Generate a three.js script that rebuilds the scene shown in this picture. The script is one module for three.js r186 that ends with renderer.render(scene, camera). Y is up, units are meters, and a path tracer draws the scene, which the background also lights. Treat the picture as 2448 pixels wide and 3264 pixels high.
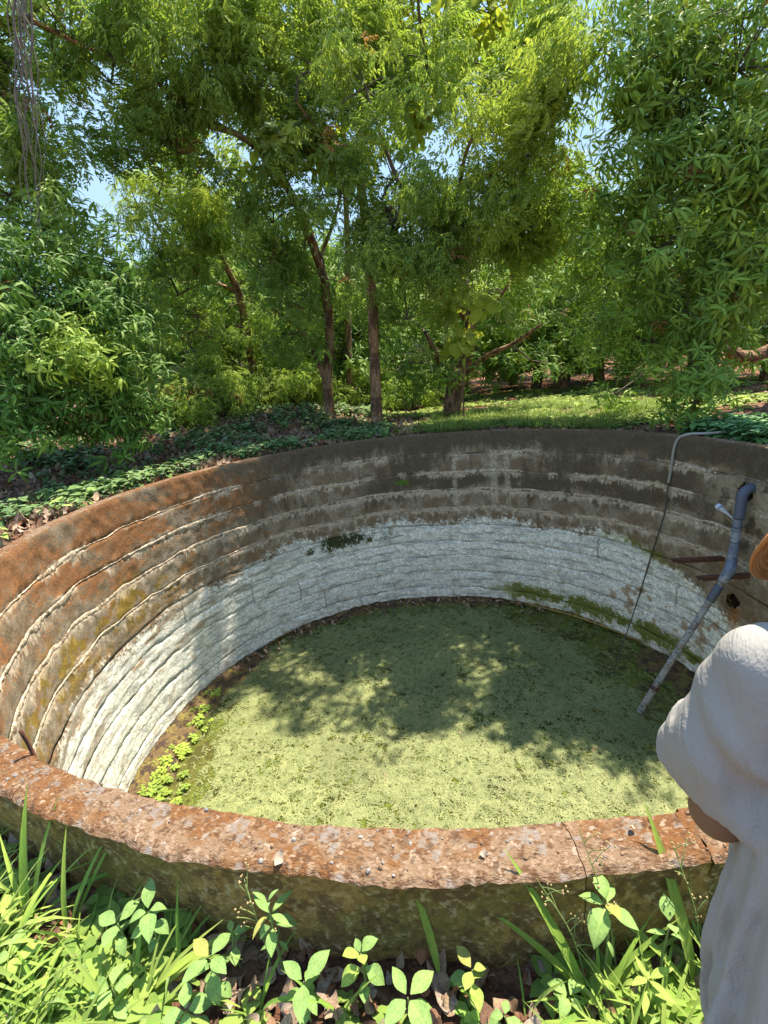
import * as THREE from 'three';
import { mergeGeometries } from 'three/addons/utils/BufferGeometryUtils.js';

// ------------------------------------------------------------------ camera, sky, sun, exposure
const scene = new THREE.Scene();
const CAM_Y = 1.65, PITCH = 0.2961, ROLL = -0.0956;
const camera = new THREE.PerspectiveCamera(95.77, 0.75, 0.05, 900);
camera.rotation.order = 'YXZ';
camera.position.set(0, CAM_Y, 0);
camera.rotation.set(-PITCH, 0, ROLL);
scene.add(camera);

const renderer = new THREE.WebGLRenderer({ antialias: true });
renderer.toneMapping = THREE.LinearToneMapping;
renderer.toneMappingExposure = 2.4;
renderer.shadowMap.enabled = true;

{ // clear tropical midday sky: pale near the horizon, blue overhead
  const w = 256, h = 128, data = new Float32Array(w * h * 4);
  const lo = [0.28, 0.405, 0.51], hi = [0.23, 0.36, 0.59];
  for (let j = 0; j < h; j++) for (let i = 0; i < w; i++) {
    const el = ((j + 0.5) / h - 0.5) * Math.PI, t = Math.pow(Math.max(0, Math.sin(el)), 0.62), o = (j * w + i) * 4;
    for (let c = 0; c < 3; c++) data[o + c] = (lo[c] * (1 - t) + hi[c] * t) * 0.98;
    data[o + 3] = 1;
  }
  const sky = new THREE.DataTexture(data, w, h, THREE.RGBAFormat, THREE.FloatType);
  sky.mapping = THREE.EquirectangularReflectionMapping; sky.magFilter = THREE.LinearFilter; sky.needsUpdate = true;
  scene.background = sky; scene.environment = sky;
}
const SUN_AZ = 49 * Math.PI / 180, SUN_EL = 68.5 * Math.PI / 180;
const sun = new THREE.DirectionalLight(0xfff2dd, 5);
sun.position.set(Math.sin(SUN_AZ) * Math.cos(SUN_EL), Math.sin(SUN_EL), -Math.cos(SUN_AZ) * Math.cos(SUN_EL)).multiplyScalar(80);
sun.castShadow = true; sun.shadow.mapSize.set(4096, 4096);
Object.assign(sun.shadow.camera, { left: -30, right: 30, top: 30, bottom: -30, near: 1, far: 200 });
sun.target.position.set(0, 0, -8);
sun.position.add(sun.target.position);
scene.add(sun, sun.target);

// ------------------------------------------------------------------ helpers
function rng(a) { return () => { a |= 0; a = a + 0x6D2B79F5 | 0; let t = Math.imul(a ^ a >>> 15, 1 | a); t = t + Math.imul(t ^ t >>> 7, 61 | t) ^ t; return ((t ^ t >>> 14) >>> 0) / 4294967296; }; }
const V = (x, y, z) => new THREE.Vector3(x, y, z);
const lerp = (a, b, t) => a + (b - a) * t, clamp = (x, a = 0, b = 1) => Math.min(b, Math.max(a, x));
const sm = (a, b, x) => { const t = clamp((x - a) / (b - a)); return t * t * (3 - 2 * t); };
const RAD = Math.PI / 180, TAU = Math.PI * 2;
const L = (r, g, b) => new THREE.Color().setRGB(r, g, b);

// tileable value-noise fields, sampled bilinearly
function tileNoise(seed, size, freq, oct, gain = 0.55) {
  const out = new Float32Array(size * size), R = rng(seed); let amp = 1, tot = 0;
  for (let o = 0; o < oct; o++) {
    const f = Math.min(size, freq << o), g = new Float32Array(f * f);
    for (let i = 0; i < g.length; i++) g[i] = R();
    for (let y = 0; y < size; y++) { const fy = y / size * f, y0 = Math.floor(fy), ty = fy - y0, sy = ty * ty * (3 - 2 * ty), a = (y0 % f) * f, b = ((y0 + 1) % f) * f;
      for (let x = 0; x < size; x++) { const fx = x / size * f, x0 = Math.floor(fx), tx = fx - x0, sx = tx * tx * (3 - 2 * tx), x1 = (x0 + 1) % f;
        const p = g[a + x0] + (g[a + x1] - g[a + x0]) * sx, q = g[b + x0] + (g[b + x1] - g[b + x0]) * sx;
        out[y * size + x] += amp * (p + (q - p) * sy); } }
    tot += amp; amp *= gain;
  }
  for (let i = 0; i < out.length; i++) out[i] = clamp((out[i] / tot - 0.5) * 1.7 + 0.5);
  out.n = size; return out;
}
function T(f, u, v) {
  const n = f.n; u = (u - Math.floor(u)) * n; v = (v - Math.floor(v)) * n;
  const x = Math.floor(u), y = Math.floor(v), a = u - x, b = v - y, x0 = x % n, y0 = y % n, x1 = (x + 1) % n, y1 = (y + 1) % n;
  const p = f[y0 * n + x0], q = f[y0 * n + x1], r = f[y1 * n + x0], s = f[y1 * n + x1];
  return (p + (q - p) * a) * (1 - b) + (r + (s - r) * a) * b;
}
const NA = tileNoise(11, 512, 4, 7), NB = tileNoise(23, 512, 8, 6), NC = tileNoise(37, 256, 4, 5), ND = tileNoise(51, 512, 32, 4, 0.7);
function tex(w, h, fn, srgb = true, wrap = THREE.RepeatWrapping) {
  const d = new Uint8Array(w * h * 4), c = [0, 0, 0];
  for (let y = 0; y < h; y++) for (let x = 0; x < w; x++) { fn((x + 0.5) / w, (y + 0.5) / h, c); const o = (y * w + x) * 4; d[o] = clamp(c[0], 0, 255); d[o + 1] = clamp(c[1], 0, 255); d[o + 2] = clamp(c[2], 0, 255); d[o + 3] = 255; }
  const t = new THREE.DataTexture(d, w, h); t.magFilter = THREE.LinearFilter; t.minFilter = THREE.LinearMipmapLinearFilter; t.generateMipmaps = true;
  t.wrapS = t.wrapT = wrap; if (srgb) t.colorSpace = THREE.SRGBColorSpace; t.needsUpdate = true; return t;
}
const mixc = (c, k, t) => { c[0] += (k[0] - c[0]) * t; c[1] += (k[1] - c[1]) * t; c[2] += (k[2] - c[2]) * t; };

const taken = {};
function numbered(n) { taken[n] = (taken[n] || 0) + 1; return taken[n] === 1 ? n : `${n}_${String(taken[n] - 1).padStart(3, '0')}`; }
function tag(o, label, category, group, kind) { if (label) o.userData.label = label; if (category) o.userData.category = category; if (group) o.userData.group = group; if (kind) o.userData.kind = kind; return o; }
function mesh(name, geo, mat, parent = scene) { const m = new THREE.Mesh(geo, mat); m.name = parent === scene ? numbered(name) : name; m.castShadow = m.receiveShadow = true; parent.add(m); return m; }
function thing(name, label, category, pos = V(0, 0, 0), group) { const g = new THREE.Group(); g.name = numbered(name); g.position.copy(pos); scene.add(g); return tag(g, label, category, group); }

class MB { // collects indexed triangles
  constructor() { this.p = []; this.uv = []; this.i = []; this.c = []; }
  add(geo, m) { const b = this.p.length / 3, P = geo.attributes.position, U = geo.attributes.uv, v = V(), I = geo.index; for (let k = 0; k < P.count; k++) { v.fromBufferAttribute(P, k); if (m) v.applyMatrix4(m); this.p.push(v.x, v.y, v.z); this.uv.push(U ? U.getX(k) : 0, U ? U.getY(k) : 0); }
    if (I) for (let k = 0; k < I.count; k++) this.i.push(b + I.getX(k)); else for (let k = 0; k < P.count; k++) this.i.push(b + k); return this; }
  geo(smooth = true) { const g = new THREE.BufferGeometry(); g.setAttribute('position', new THREE.Float32BufferAttribute(this.p, 3)); g.setAttribute('uv', new THREE.Float32BufferAttribute(this.uv, 2)); g.setIndex(this.i); g.computeVertexNormals(); return g; }
}
function grid(nu, nv, fn) { // fn(u,v) -> [x,y,z,s,t]
  const p = [], uv = [], ix = [];
  for (let j = 0; j <= nv; j++) for (let i = 0; i <= nu; i++) { const q = fn(i / nu, j / nv); p.push(q[0], q[1], q[2]); uv.push(q[3] ?? i / nu, q[4] ?? j / nv); }
  for (let j = 0; j < nv; j++) for (let i = 0; i < nu; i++) { const a = j * (nu + 1) + i, b = a + 1, c = a + nu + 1, d = c + 1; ix.push(a, b, d, a, d, c); }
  const g = new THREE.BufferGeometry(); g.setAttribute('position', new THREE.Float32BufferAttribute(p, 3)); g.setAttribute('uv', new THREE.Float32BufferAttribute(uv, 2)); g.setIndex(ix); g.computeVertexNormals(); return g;
}
function tube(pts, radii, sides = 8, rough = 0, seed = 1, sub = 4, cap = true) { // tapered tube along a smooth path
  const curve = new THREE.CatmullRomCurve3(pts, false, 'centripetal'), n = Math.max(2, (pts.length - 1) * sub), p = [], uv = [], ix = []; let prev = null, len = 0, last = null;
  for (let j = 0; j <= n; j++) {
    const t = j / n, c = curve.getPoint(t), d = curve.getTangent(t); if (last) len += c.distanceTo(last); last = c;
    let a = prev ? prev.clone().addScaledVector(d, -prev.dot(d)) : (Math.abs(d.y) < 0.9 ? V(0, 1, 0).cross(d) : V(1, 0, 0).cross(d)); a.normalize(); prev = a; const b = d.clone().cross(a);
    const k = t * (radii.length - 1), k0 = Math.min(radii.length - 2, Math.floor(k)), r = lerp(radii[k0], radii[k0 + 1], k - k0);
    for (let i = 0; i <= sides; i++) { const q = i / sides * TAU, rr = r * (1 + rough * (T(NB, (i % sides) / sides * 0.7 + seed * 0.37, len * 0.45 + seed) - 0.5) * 2); p.push(c.x + (a.x * Math.cos(q) + b.x * Math.sin(q)) * rr, c.y + (a.y * Math.cos(q) + b.y * Math.sin(q)) * rr, c.z + (a.z * Math.cos(q) + b.z * Math.sin(q)) * rr); uv.push(i / sides * Math.max(0.3, r * 6), len); }
  }
  for (let j = 0; j < n; j++) for (let i = 0; i < sides; i++) { const w = sides + 1, A = j * w + i; ix.push(A, A + w, A + 1, A + 1, A + w, A + w + 1); }
  if (cap) for (const [j, f] of [[0, 1], [n, 0]]) { const c = curve.getPoint(j / n), b = p.length / 3; p.push(c.x, c.y, c.z); uv.push(0.5, 0.5); for (let i = 0; i < sides; i++) { const A = j * (sides + 1) + i; f ? ix.push(b, A, A + 1) : ix.push(b, A + 1, A); } }
  const g = new THREE.BufferGeometry(); g.setAttribute('position', new THREE.Float32BufferAttribute(p, 3)); g.setAttribute('uv', new THREE.Float32BufferAttribute(uv, 2)); g.setIndex(ix); g.computeVertexNormals(); return g;
}
// bearing survey: a point seen at (x, y) on the 1659-wide sheet, D metres away along the ground
function bearing(x, y) {
  let a = (x * 1.47559 - 1224) / 1475.5, b = -(y * 1.47559 - 1632) / 1475.5; const cr = Math.cos(ROLL), sr = Math.sin(ROLL);
  [a, b] = [cr * a - sr * b, sr * a + cr * b]; const c = Math.cos(PITCH), s = Math.sin(PITCH);
  return V(a, b * c - s, -(c + b * s));
}
function at(x, y, D) { const d = bearing(x, y); return d.multiplyScalar(D / Math.hypot(d.x, d.z)).add(V(0, CAM_Y, 0)); }
const pxm = (D) => D / 1475.5 * 1.47559; // metres per sheet unit at distance D

// ------------------------------------------------------------------ the tank
const CX = 0.4815, CZ = -5.187, RI = 4.162, RO = 4.316, RIM = 0.35, DEP = 3.69, WATER = RIM - DEP;
const pol = (th, r, y) => [CX + Math.sin(th) * r, y, CZ - Math.cos(th) * r]; // th: 0 = straight ahead, clockwise from above
const JO = [0.42, 0.80, 1.19, 1.57, 1.92, 2.30, 2.65, 3.0, 3.38, 3.69];
const TH0 = -130 * RAD, TH1 = 100 * RAD;

// inner wall: what the cement faces carry (lichen, algae, lime coat, mortar smears), laid out over the arc of the wall
const wallMap = tex(2048, 1024, (u, v, c) => {
  const thd = -130 + u * 230, s = thd * RAD * RI, d = (1 - v) * DEP;
  const a = T(NA, s / 3.1, d / 3.1), b = T(NB, s / 1.3 + 0.3, d / 1.3), f = T(ND, s / 0.9, d / 0.9), st = T(NB, s / 0.55, d / 5 + 0.4), st2 = T(ND, s / 2.3, d / 14);
  const ws = (T(NA, s / 2.2 + 0.7, d / 6) - 0.5), big = T(NC, s / 6 + 0.2, d / 6 + 0.1), pat = T(NA, s / 1.7 + 0.5, d / 1.1 + 0.2);
  const left = sm(-28, -52, thd), g = 0.8 + 0.4 * f;
  c[0] = 140; c[1] = 127; c[2] = 108;
  mixc(c, [120, 102, 80], sm(0.35, 0.7, b));
  // orange lichen on the sunny left side
  const or = left * sm(0.38, 0.62, pat * 0.55 + f * 0.25 + a * 0.3 - sm(0.3, 1.6, d) * 0.22);
  mixc(c, [148, 92, 48], or * 0.8);
  // dark algae where it stays damp
  let al = (1 - left * 0.75) * sm(0.46, 0.6, a * 0.5 + st2 * 0.22 + f * 0.25 + sm(0.45, 0.05, d + ws * 0.4) * 0.3 - sm(1.25, 1.7, d) * 0.35);
  al = Math.max(al, sm(-22, -5, thd) * sm(0.45, 0.55, pat * 0.6 + f * 0.4 + 0.22 * Math.exp(-((d - 0.98) ** 2) / 0.02) - 0.06) * sm(0.78, 0.84, d) * sm(1.2, 1.12, d));
  al = Math.max(al, sm(52, 60, thd) * sm(86, 74, thd + ws * 12) * sm(0.4, 0.6, pat * 0.5 + f * 0.5 + 0.12) * sm(0.38, 0.6, d + ws * 0.3) * sm(1.28, 1.1, d + ws * 0.5));
  al = Math.max(al, sm(56, 66, thd) * sm(0.42, 0.3, d + ws * 0.5 + (b - 0.5) * 0.2));
  mixc(c, [74, 64, 48], al * 0.8);
  // ochre growth low on the sunny side
  mixc(c, [136, 112, 34], sm(-58, -80, thd) * sm(0.45, 0.62, pat * 0.5 + b * 0.5) * sm(1.0, 1.25, d) * sm(1.95, 1.6, d) * 0.8);
  // pale bare cement near the pipe
  mixc(c, [160, 146, 124], sm(74, 82, thd + ws * 6) * sm(0.34, 0.55, d + ws * 0.3) * sm(1.5, 1.0, d) * sm(0.3, 0.55, b) * 0.8);
  // mortar smears run down below the joints
  for (let k = 0; k < 4; k++) { const off = d - JO[k] - ws * 0.10 - (T(NB, s / 0.7 + k * 0.31, k * 0.21) - 0.5) * 0.05, pres = k < 2 ? sm(0.42, 0.6, T(NC, s / 3 + k * 0.4, 0.3 + k * 0.2)) : 0.95;
    const wdn = 0.06 + 0.14 * st * sm(0.45, 0.8, st); mixc(c, [182, 168, 148], pres * sm(-0.05, -0.02, off) * sm(wdn, wdn * 0.5, off) * (0.55 + 0.45 * f)); }
  for (const [t0, w] of [[24.8, 1.6], [14.6, 0.9], [28.6, 1.0]]) mixc(c, [176, 164, 142], sm(w, w * 0.3, Math.abs(thd - t0 + ws * 1.5)) * sm(0.3, 0.55, d) * sm(1.6, 1.4, d) * sm(0.3, 0.6, f + st * 0.4) * 0.75);
  // lime coat on the lower wall
  const edge = 1.80 + ws * 0.24 + (b - 0.5) * 0.16 + sm(62, 92, thd) * 0.75 + left * 0.1, lime = sm(edge - 0.04, edge + 0.10, d + (f - 0.5) * 0.16);
  const worn = Math.max(left * sm(0.56, 0.68, T(NA, s / 2.4 + 0.1, d / 0.55 + 0.6) * 0.8 + f * 0.2) * sm(3.1, 2.3, d), sm(0.70, 0.8, b * 0.7 + f * 0.3) * 0.5);
  mixc(c, [226 * g * 0.24 + 168, 226 * g * 0.24 + 168, 218 * g * 0.24 + 160], lime * (1 - worn * 0.75));
  mixc(c, [150, 152, 148], lime * sm(0.55, 0.75, T(NB, s / 1.9, d / 0.35)) * 0.5);
  // fine dark seams and hairline cracks
  for (const q of [1.92, 2.12, 2.30, 2.48, 2.65, 2.83, 3.0, 3.19, 3.38]) { const off = Math.abs(d - q - ws * 0.08 - (T(NB, s / 0.8 + q, q) - 0.5) * 0.07); mixc(c, [96, 94, 82], lime * sm(0.014, 0.004, off) * sm(0.45, 0.62, T(NB, s / 2.6 + q * 3.1, q * 0.7)) * 0.5); }
  for (let k = 0; k < 16; k++) { const t0 = -118 + k * 13.3 + Math.sin(k * 7.7) * 5, q0 = JO[k % 9], q1 = q0 + 0.4; mixc(c, [86, 78, 62], sm(0.022, 0.006, Math.abs((thd - t0) * RAD * RI + (T(NB, d / 0.5, k * 0.13) - 0.5) * 0.05)) * (d > q0 && d < q1 ? 0.45 : 0)); }
  // moss
  mixc(c, [54, 58, 26], sm(0.52, 0.62, b * 0.5 + f * 0.5 + 0.30 * Math.exp(-((thd + 19) ** 2) / 110 - ((d - 2.03) ** 2) / 0.012) - 0.10) * sm(0.25, 0.1, Math.abs(d - 2.03)) * sm(17, 9, Math.abs(thd + 19)));
  mixc(c, [74, 104, 22], sm(0.5, 0.7, f * 0.4 + Math.exp(-((thd + 0.5) ** 2) / 5 - ((d - 0.96) ** 2) / 0.004) * 0.8));
  mixc(c, [92, 100, 30], sm(0.42, 0.56, b * 0.5 + f * 0.4 + 0.25 * Math.exp(-((d - 3.36 - ws * 0.1) ** 2) / 0.012) - 0.08) * sm(20, 34, thd) * sm(0.3, 0.14, Math.abs(d - 3.38)) * 0.9);
  mixc(c, [104, 108, 40], sm(0.45, 0.58, f * 0.6 + b * 0.4) * Math.exp(-((thd - 64) ** 2) / 60 - ((d - 1.9 - (thd - 64) * 0.012) ** 2) / 0.006) * 1.2);
  // rust and brown runs below the broken hole and the brackets
  mixc(c, [150, 92, 44], Math.exp(-((thd - 85.5) ** 2) / 1.2) * sm(2.15, 2.25, d) * sm(2.75, 2.3, d) * 0.75);
  mixc(c, [142, 108, 70], Math.exp(-((thd - 82) ** 2) / 1) * sm(1.58, 1.65, d) * sm(2.0, 1.7, d) * 0.7 + sm(0.66, 0.75, b) * sm(50, 60, thd) * sm(2.3, 2.6, d) * sm(3.3, 3.1, d) * 0.5);
  // damp mud line at the foot
  mixc(c, [96, 82, 58], sm(3.60, 3.68, d + ws * 0.05) * 0.8);
  const k = 0.86 + 0.28 * f; c[0] *= k; c[1] *= k; c[2] *= k;
}, true, THREE.MirroredRepeatWrapping);
const wallBump = tex(1024, 1024, (u, v, c) => { const q = T(NB, u * 2, v * 2) * 0.5 + T(ND, u * 2, v * 2) * 0.5; c[0] = c[1] = c[2] = q * 255; }, false);
const bumpFor = (rx, ry) => { const t = wallBump.clone(); t.repeat.set(rx, ry); t.needsUpdate = true; return t; };
const mWall = new THREE.MeshStandardMaterial({ map: wallMap, roughness: 0.93, bumpMap: bumpFor(14, 3.2), bumpScale: 0.005 });
const mMortar = new THREE.MeshStandardMaterial({ roughness: 0.95, bumpMap: bumpFor(1, 1), bumpScale: 0.01, map: tex(512, 512, (u, v, c) => { const f = T(ND, u, v), b = T(NB, u, v); c[0] = 176; c[1] = 160; c[2] = 138; mixc(c, [122, 106, 84], sm(0.55, 0.75, b)); mixc(c, [196, 186, 170], sm(0.55, 0.8, f) * 0.6); const k = 0.85 + 0.3 * f; c[0] *= k; c[1] *= k; c[2] *= k; }) });
// top of the rim: lichen crust, pebbles of the aggregate showing through, bare patches
const topMap = tex(2048, 128, (u, v, c) => {
  const s = u * 6.2, d = v * 0.2, f = T(ND, s / 0.55, d / 0.55), b = T(NB, s / 0.5, d / 0.5), a = T(NA, s / 2.4 + 0.2, d / 2.4), p = T(NB, s / 0.22 + 0.5, d / 0.22);
  c[0] = 108; c[1] = 70; c[2] = 34;
  mixc(c, [124, 104, 84], sm(0.46, 0.60, a * 0.55 + b * 0.15 + T(NC, s / 5 + 0.15, 0.4) * 0.3) * 0.85); mixc(c, [76, 48, 26], sm(0.50, 0.72, f) * 0.7); mixc(c, [152, 134, 116], sm(0.60, 0.8, T(ND, s / 0.45 + 0.5, d / 0.45)) * 0.6);
  mixc(c, [176, 160, 142], sm(0.70, 0.80, p * 0.5 + f * 0.5) * 0.7); mixc(c, [126, 120, 116], sm(0.72, 0.8, T(NB, s / 0.3, d / 0.3 + 0.4)) * 0.7);
  mixc(c, [132, 116, 96], sm(0.36, 0.3, T(NC, s / 1.5 + 0.35, 0.6)) * 0.7); mixc(c, [70, 54, 40], sm(0.72, 0.8, T(ND, s / 0.8 + 0.3, d / 0.8)) * 0.5);
}, true, THREE.MirroredRepeatWrapping);
const mTop = new THREE.MeshStandardMaterial({ map: topMap, roughness: 0.95, bumpMap: bumpFor(6, 0.4), bumpScale: 0.008 });
const outMap = tex(1024, 1024, (u, v, c) => {
  const f = T(ND, u * 2, v * 2), b = T(NB, u * 2, v * 2), a = T(NA, u, v);
  c[0] = 144; c[1] = 116; c[2] = 60; mixc(c, [114, 100, 44], sm(0.4, 0.65, a)); mixc(c, [98, 76, 40], sm(0.52, 0.72, b) * 0.8); mixc(c, [138, 128, 100], sm(0.66, 0.8, f) * 0.7);
  const k = 0.8 + 0.4 * f; c[0] *= k; c[1] *= k; c[2] *= k;
});
const mOut = new THREE.MeshStandardMaterial({ map: outMap, roughness: 0.95, bumpMap: bumpFor(1, 1), bumpScale: 0.012 });

const tank = thing('water_tank', 'round cement water tank sunk in the ground with lichen covered rim', 'tank', V(CX, 0, CZ));
const rel = (q) => [q[0] - CX, q[1], q[2] - CZ, q[3], q[4]];
const rough = (th, y, k) => { const s = th * RI; return (T(NB, s / 1.1, y / 1.1) - 0.5) * k + (T(NA, s / 3 + 0.3, y / 3) - 0.5) * k * 1.2; };
const wallUV = (th, d) => [(th - TH0) / (TH1 - TH0), 1 - d / DEP];
// rim segments: inner face, top and outer face of the uppermost lift, parted by cracks
const cuts = [-200, -179.4 + 0, -154, -127, -98, -71, -43, -15, 12, 41, 69, 98, 126, 151].map((x) => x * RAD); cuts[0] = -184 * RAD; cuts.push((360 - 184) * RAD);
for (let k = 0; k < cuts.length - 1; k++) {
  const t0 = cuts[k] + 0.0003, t1 = cuts[k + 1] - 0.0003, n = Math.max(8, Math.round((t1 - t0) * RO / 0.016));
  const skew = (u, r) => lerp(t0, t1, u) + (u < 0.001 || u > 0.999 ? (T(NB, r * 1.3, (k + Math.round(u)) * 0.37) - 0.5) * 0.008 : 0);
  const outer = (th) => RO + 0.006 + (T(NB, th * RO / 2.9, 0.3) - 0.5) * 0.030 + (T(ND, th * RO / 1.1, 0.7) - 0.5) * 0.010;
  const inner = (th, d) => RI + rough(th, d, 0.022) + sm(0.05, 0, d) * 0.012 + sm(0.40, 0.42, d) * 0.012;
  const top = (th, r) => RIM - 0.006 + (T(NB, th * r / 0.9, r / 0.9) - 0.5) * 0.007 + (T(ND, th * r / 0.9, r / 0.9) - 0.5) * 0.006;
  const gi = grid(n, 10, (u, v) => { const d = 0.42 * (1 - v) + 0.008 * v, th = skew(u, RI); return rel([...pol(th, inner(th, d), d < 0.009 ? top(th, RI) - 0.008 : RIM - d), ...wallUV(th, d)]); });
  const gt = grid(n, 14, (u, v) => { const rIn = RI + 0.012, th = skew(u, RI + v * 0.16), ro = outer(th); let r = lerp(rIn, ro, v), y = top(th, r); if (v < 0.02) { r = inner(th, 0.008); y = top(th, RI) - 0.008; } y -= 0.012 * sm(0.86, 1, v) ** 2; return rel([...pol(th, r, y), (th + 210 * RAD) * RO / 6.2, v]); });
  const go = grid(n, 16, (u, v) => { const th = skew(u, RO), y = RIM - 0.006 - v * 0.55, o = outer(th), base = RO - 0.012 + rough(th, y + 7, 0.03), r = lerp(o, base, sm(0, 0.12, v)); return rel([...pol(th, r, v < 0.01 ? top(th, o) - 0.012 : y), th * RO / 1.1, y / 1.1]); });
  const g = mergeGeometries([gi, gt, go], true);
  mesh('rim_segment', g, [mWall, mTop, mOut], tank);
}
const HOLES = [[84.3 * RAD, 0.60, 0.115, 0.12], [85.0 * RAD, 2.14, 0.10, 0.115]];
function cutHoles(g, grow = 1) { // break the two openings through the wall
  const P = g.attributes.position, I = g.index, keep = [];
  for (let k = 0; k < I.count; k += 3) { let x = 0, y = 0, z = 0; for (let j = 0; j < 3; j++) { const q = I.getX(k + j); x += P.getX(q) / 3; y += P.getY(q) / 3; z += P.getZ(q) / 3; }
    const th = Math.atan2(x, -z), d = RIM - y; if (!HOLES.some(([t, c, rx, ry]) => Math.hypot((th - t) * RI / rx, (d - c) / ry) < grow * (0.85 + 0.3 * T(NB, th * RI * 1.7, d * 1.7)))) keep.push(I.getX(k), I.getX(k + 1), I.getX(k + 2)); }
  g.setIndex(keep); return g;
}
const wob = (k, s) => (T(NB, s / 4.2 + k * 0.17, k * 0.3) - 0.5) * 0.06 + (T(NA, s / 13 + k * 0.4, 0.5) - 0.5) * 0.05;
// the lower lifts, each a ring with bevelled, slightly recessed edges
for (let k = 1; k < JO.length; k++) {
  const d0 = JO[k - 1], d1 = JO[k] + (k === 9 ? 0 : 0), proud = [0, 0.004, -0.003, 0.005, 0, 0.006, 0.001, 0.005, 0.0, 0.008][k];
  const g = grid(620, 12, (u, v) => {
    const th = -Math.PI + u * TAU, s = th * RI, e0 = wob(k, s), e1 = wob(k + 1, s);
    const top = d0 + e0 + 0.001, bot = d1 + (k === 9 ? -0.06 + (T(ND, s / 2, 0.2) - 0.5) * 0.05 + e1 : e1 - 0.001), q = v, d = lerp(bot, top, q), edge = Math.max(sm(0.07, 0, q), sm(0.93, 1, q));
    const lam = k >= 4 ? (T(NB, s / 5, d / 0.5) - 0.5) * 0.014 : 0;
    const r = RI - proud + rough(th, d, k >= 4 ? 0.015 : 0.022) + lam + edge * (k >= 5 ? 0.001 + 0.012 * sm(0.35, 0.85, T(NB, s / 3.3, k * 0.4)) : 0.002 + 0.010 * sm(0.25, 0.8, T(NB, s / 3.3, k * 0.4))) + (q === 0 || q === 1 ? 0.008 : 0);
    return rel([...pol(th, r, RIM - d), ...wallUV(th, d)]);
  });
  mesh('wall_lift', cutHoles(g), mWall, tank);
}
mesh('wall_core', cutHoles(grid(640, 80, (u, v) => { const th = -Math.PI + u * TAU; return rel([...pol(th, RI + 0.06 + v * 0, RIM - 4.3 + v * 3.95), th * RI, v * 3.9]); }), 1.15), mOut, tank);
// mortar squeezed out of the joints between the upper lifts
for (let k = 0; k < 4; k++) {
  const g = grid(1300, 5, (u, v) => {
    const th = -Math.PI + u * TAU, s = th * RI, pres = k < 2 ? sm(0.44, 0.62, T(NC, s / 3 + k * 0.4, 0.3 + k * 0.2)) : 0.5 + 0.5 * sm(0.25, 0.5, T(NC, s / 2 + k * 0.3, 0.8));
    const w = 0.004 + pres * 0.05 * sm(0.15, 0.9, T(NB, s / 3.1 + k * 0.2, 0.1 + k * 0.23)), drip = pres * 0.10 * sm(0.5, 0.9, T(NB, s / 2.6 + 0.4, k * 0.31)), c = JO[k] + wob(k + 1, s);
    const q = v * 2 - 1, d = c + (q < 0 ? -q * (w + drip) : -q * w), r = RI - 0.002 - pres * 0.005 * (1 - q * q) + Math.abs(q) ** 4 * 0.04 + rough(th, d, 0.022) + (T(ND, s / 0.7, d / 0.7) - 0.5) * 0.012;
    return rel([...pol(th, r, RIM - d), s / 0.8, d / 0.8]);
  });
  mesh('mortar_joint', cutHoles(g, 1.1), mMortar, tank);
}

// ------------------------------------------------------------------ ground
function gh(x, z) {
  const dx = x - CX, dz = z - CZ, r = Math.hypot(dx, dz), th = Math.atan2(dx, -dz) / RAD;
  let y = 0.30 * sm(140, 112, Math.abs(th));
  y += (0.50 * sm(5.2, 9.5, r) + 0.35 * sm(9, 15, r)) * sm(2, -22, th) * sm(-118, -92, th);   // bank on the left
  y += 0.25 * sm(9, 30, r) * sm(20, 60, th) * sm(150, 100, th);                                // slight rise to the right
  const rr = sm(4.4, 5.4, r);
  y += (T(NA, x / 9, z / 9) - 0.5) * 0.22 * rr * sm(4.5, 8, r) + (T(NB, x / 2.1, z / 2.1) - 0.5) * 0.05 * sm(4.3, 4.6, r);
  return y;
}
const soilMap = tex(1024, 1024, (u, v, c) => {
  const f = T(ND, u * 2, v * 2), b = T(NB, u * 2, v * 2), a = T(NA, u, v);
  c[0] = 150; c[1] = 112; c[2] = 88; mixc(c, [112, 74, 54], sm(0.4, 0.65, a)); mixc(c, [176, 150, 126], sm(0.55, 0.75, b) * 0.7); mixc(c, [70, 48, 36], sm(0.6, 0.78, f) * 0.6);
});
const mSoil = new THREE.MeshStandardMaterial({ map: soilMap, roughness: 1, vertexColors: true, bumpMap: bumpFor(1, 1), bumpScale: 0.03 });
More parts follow.
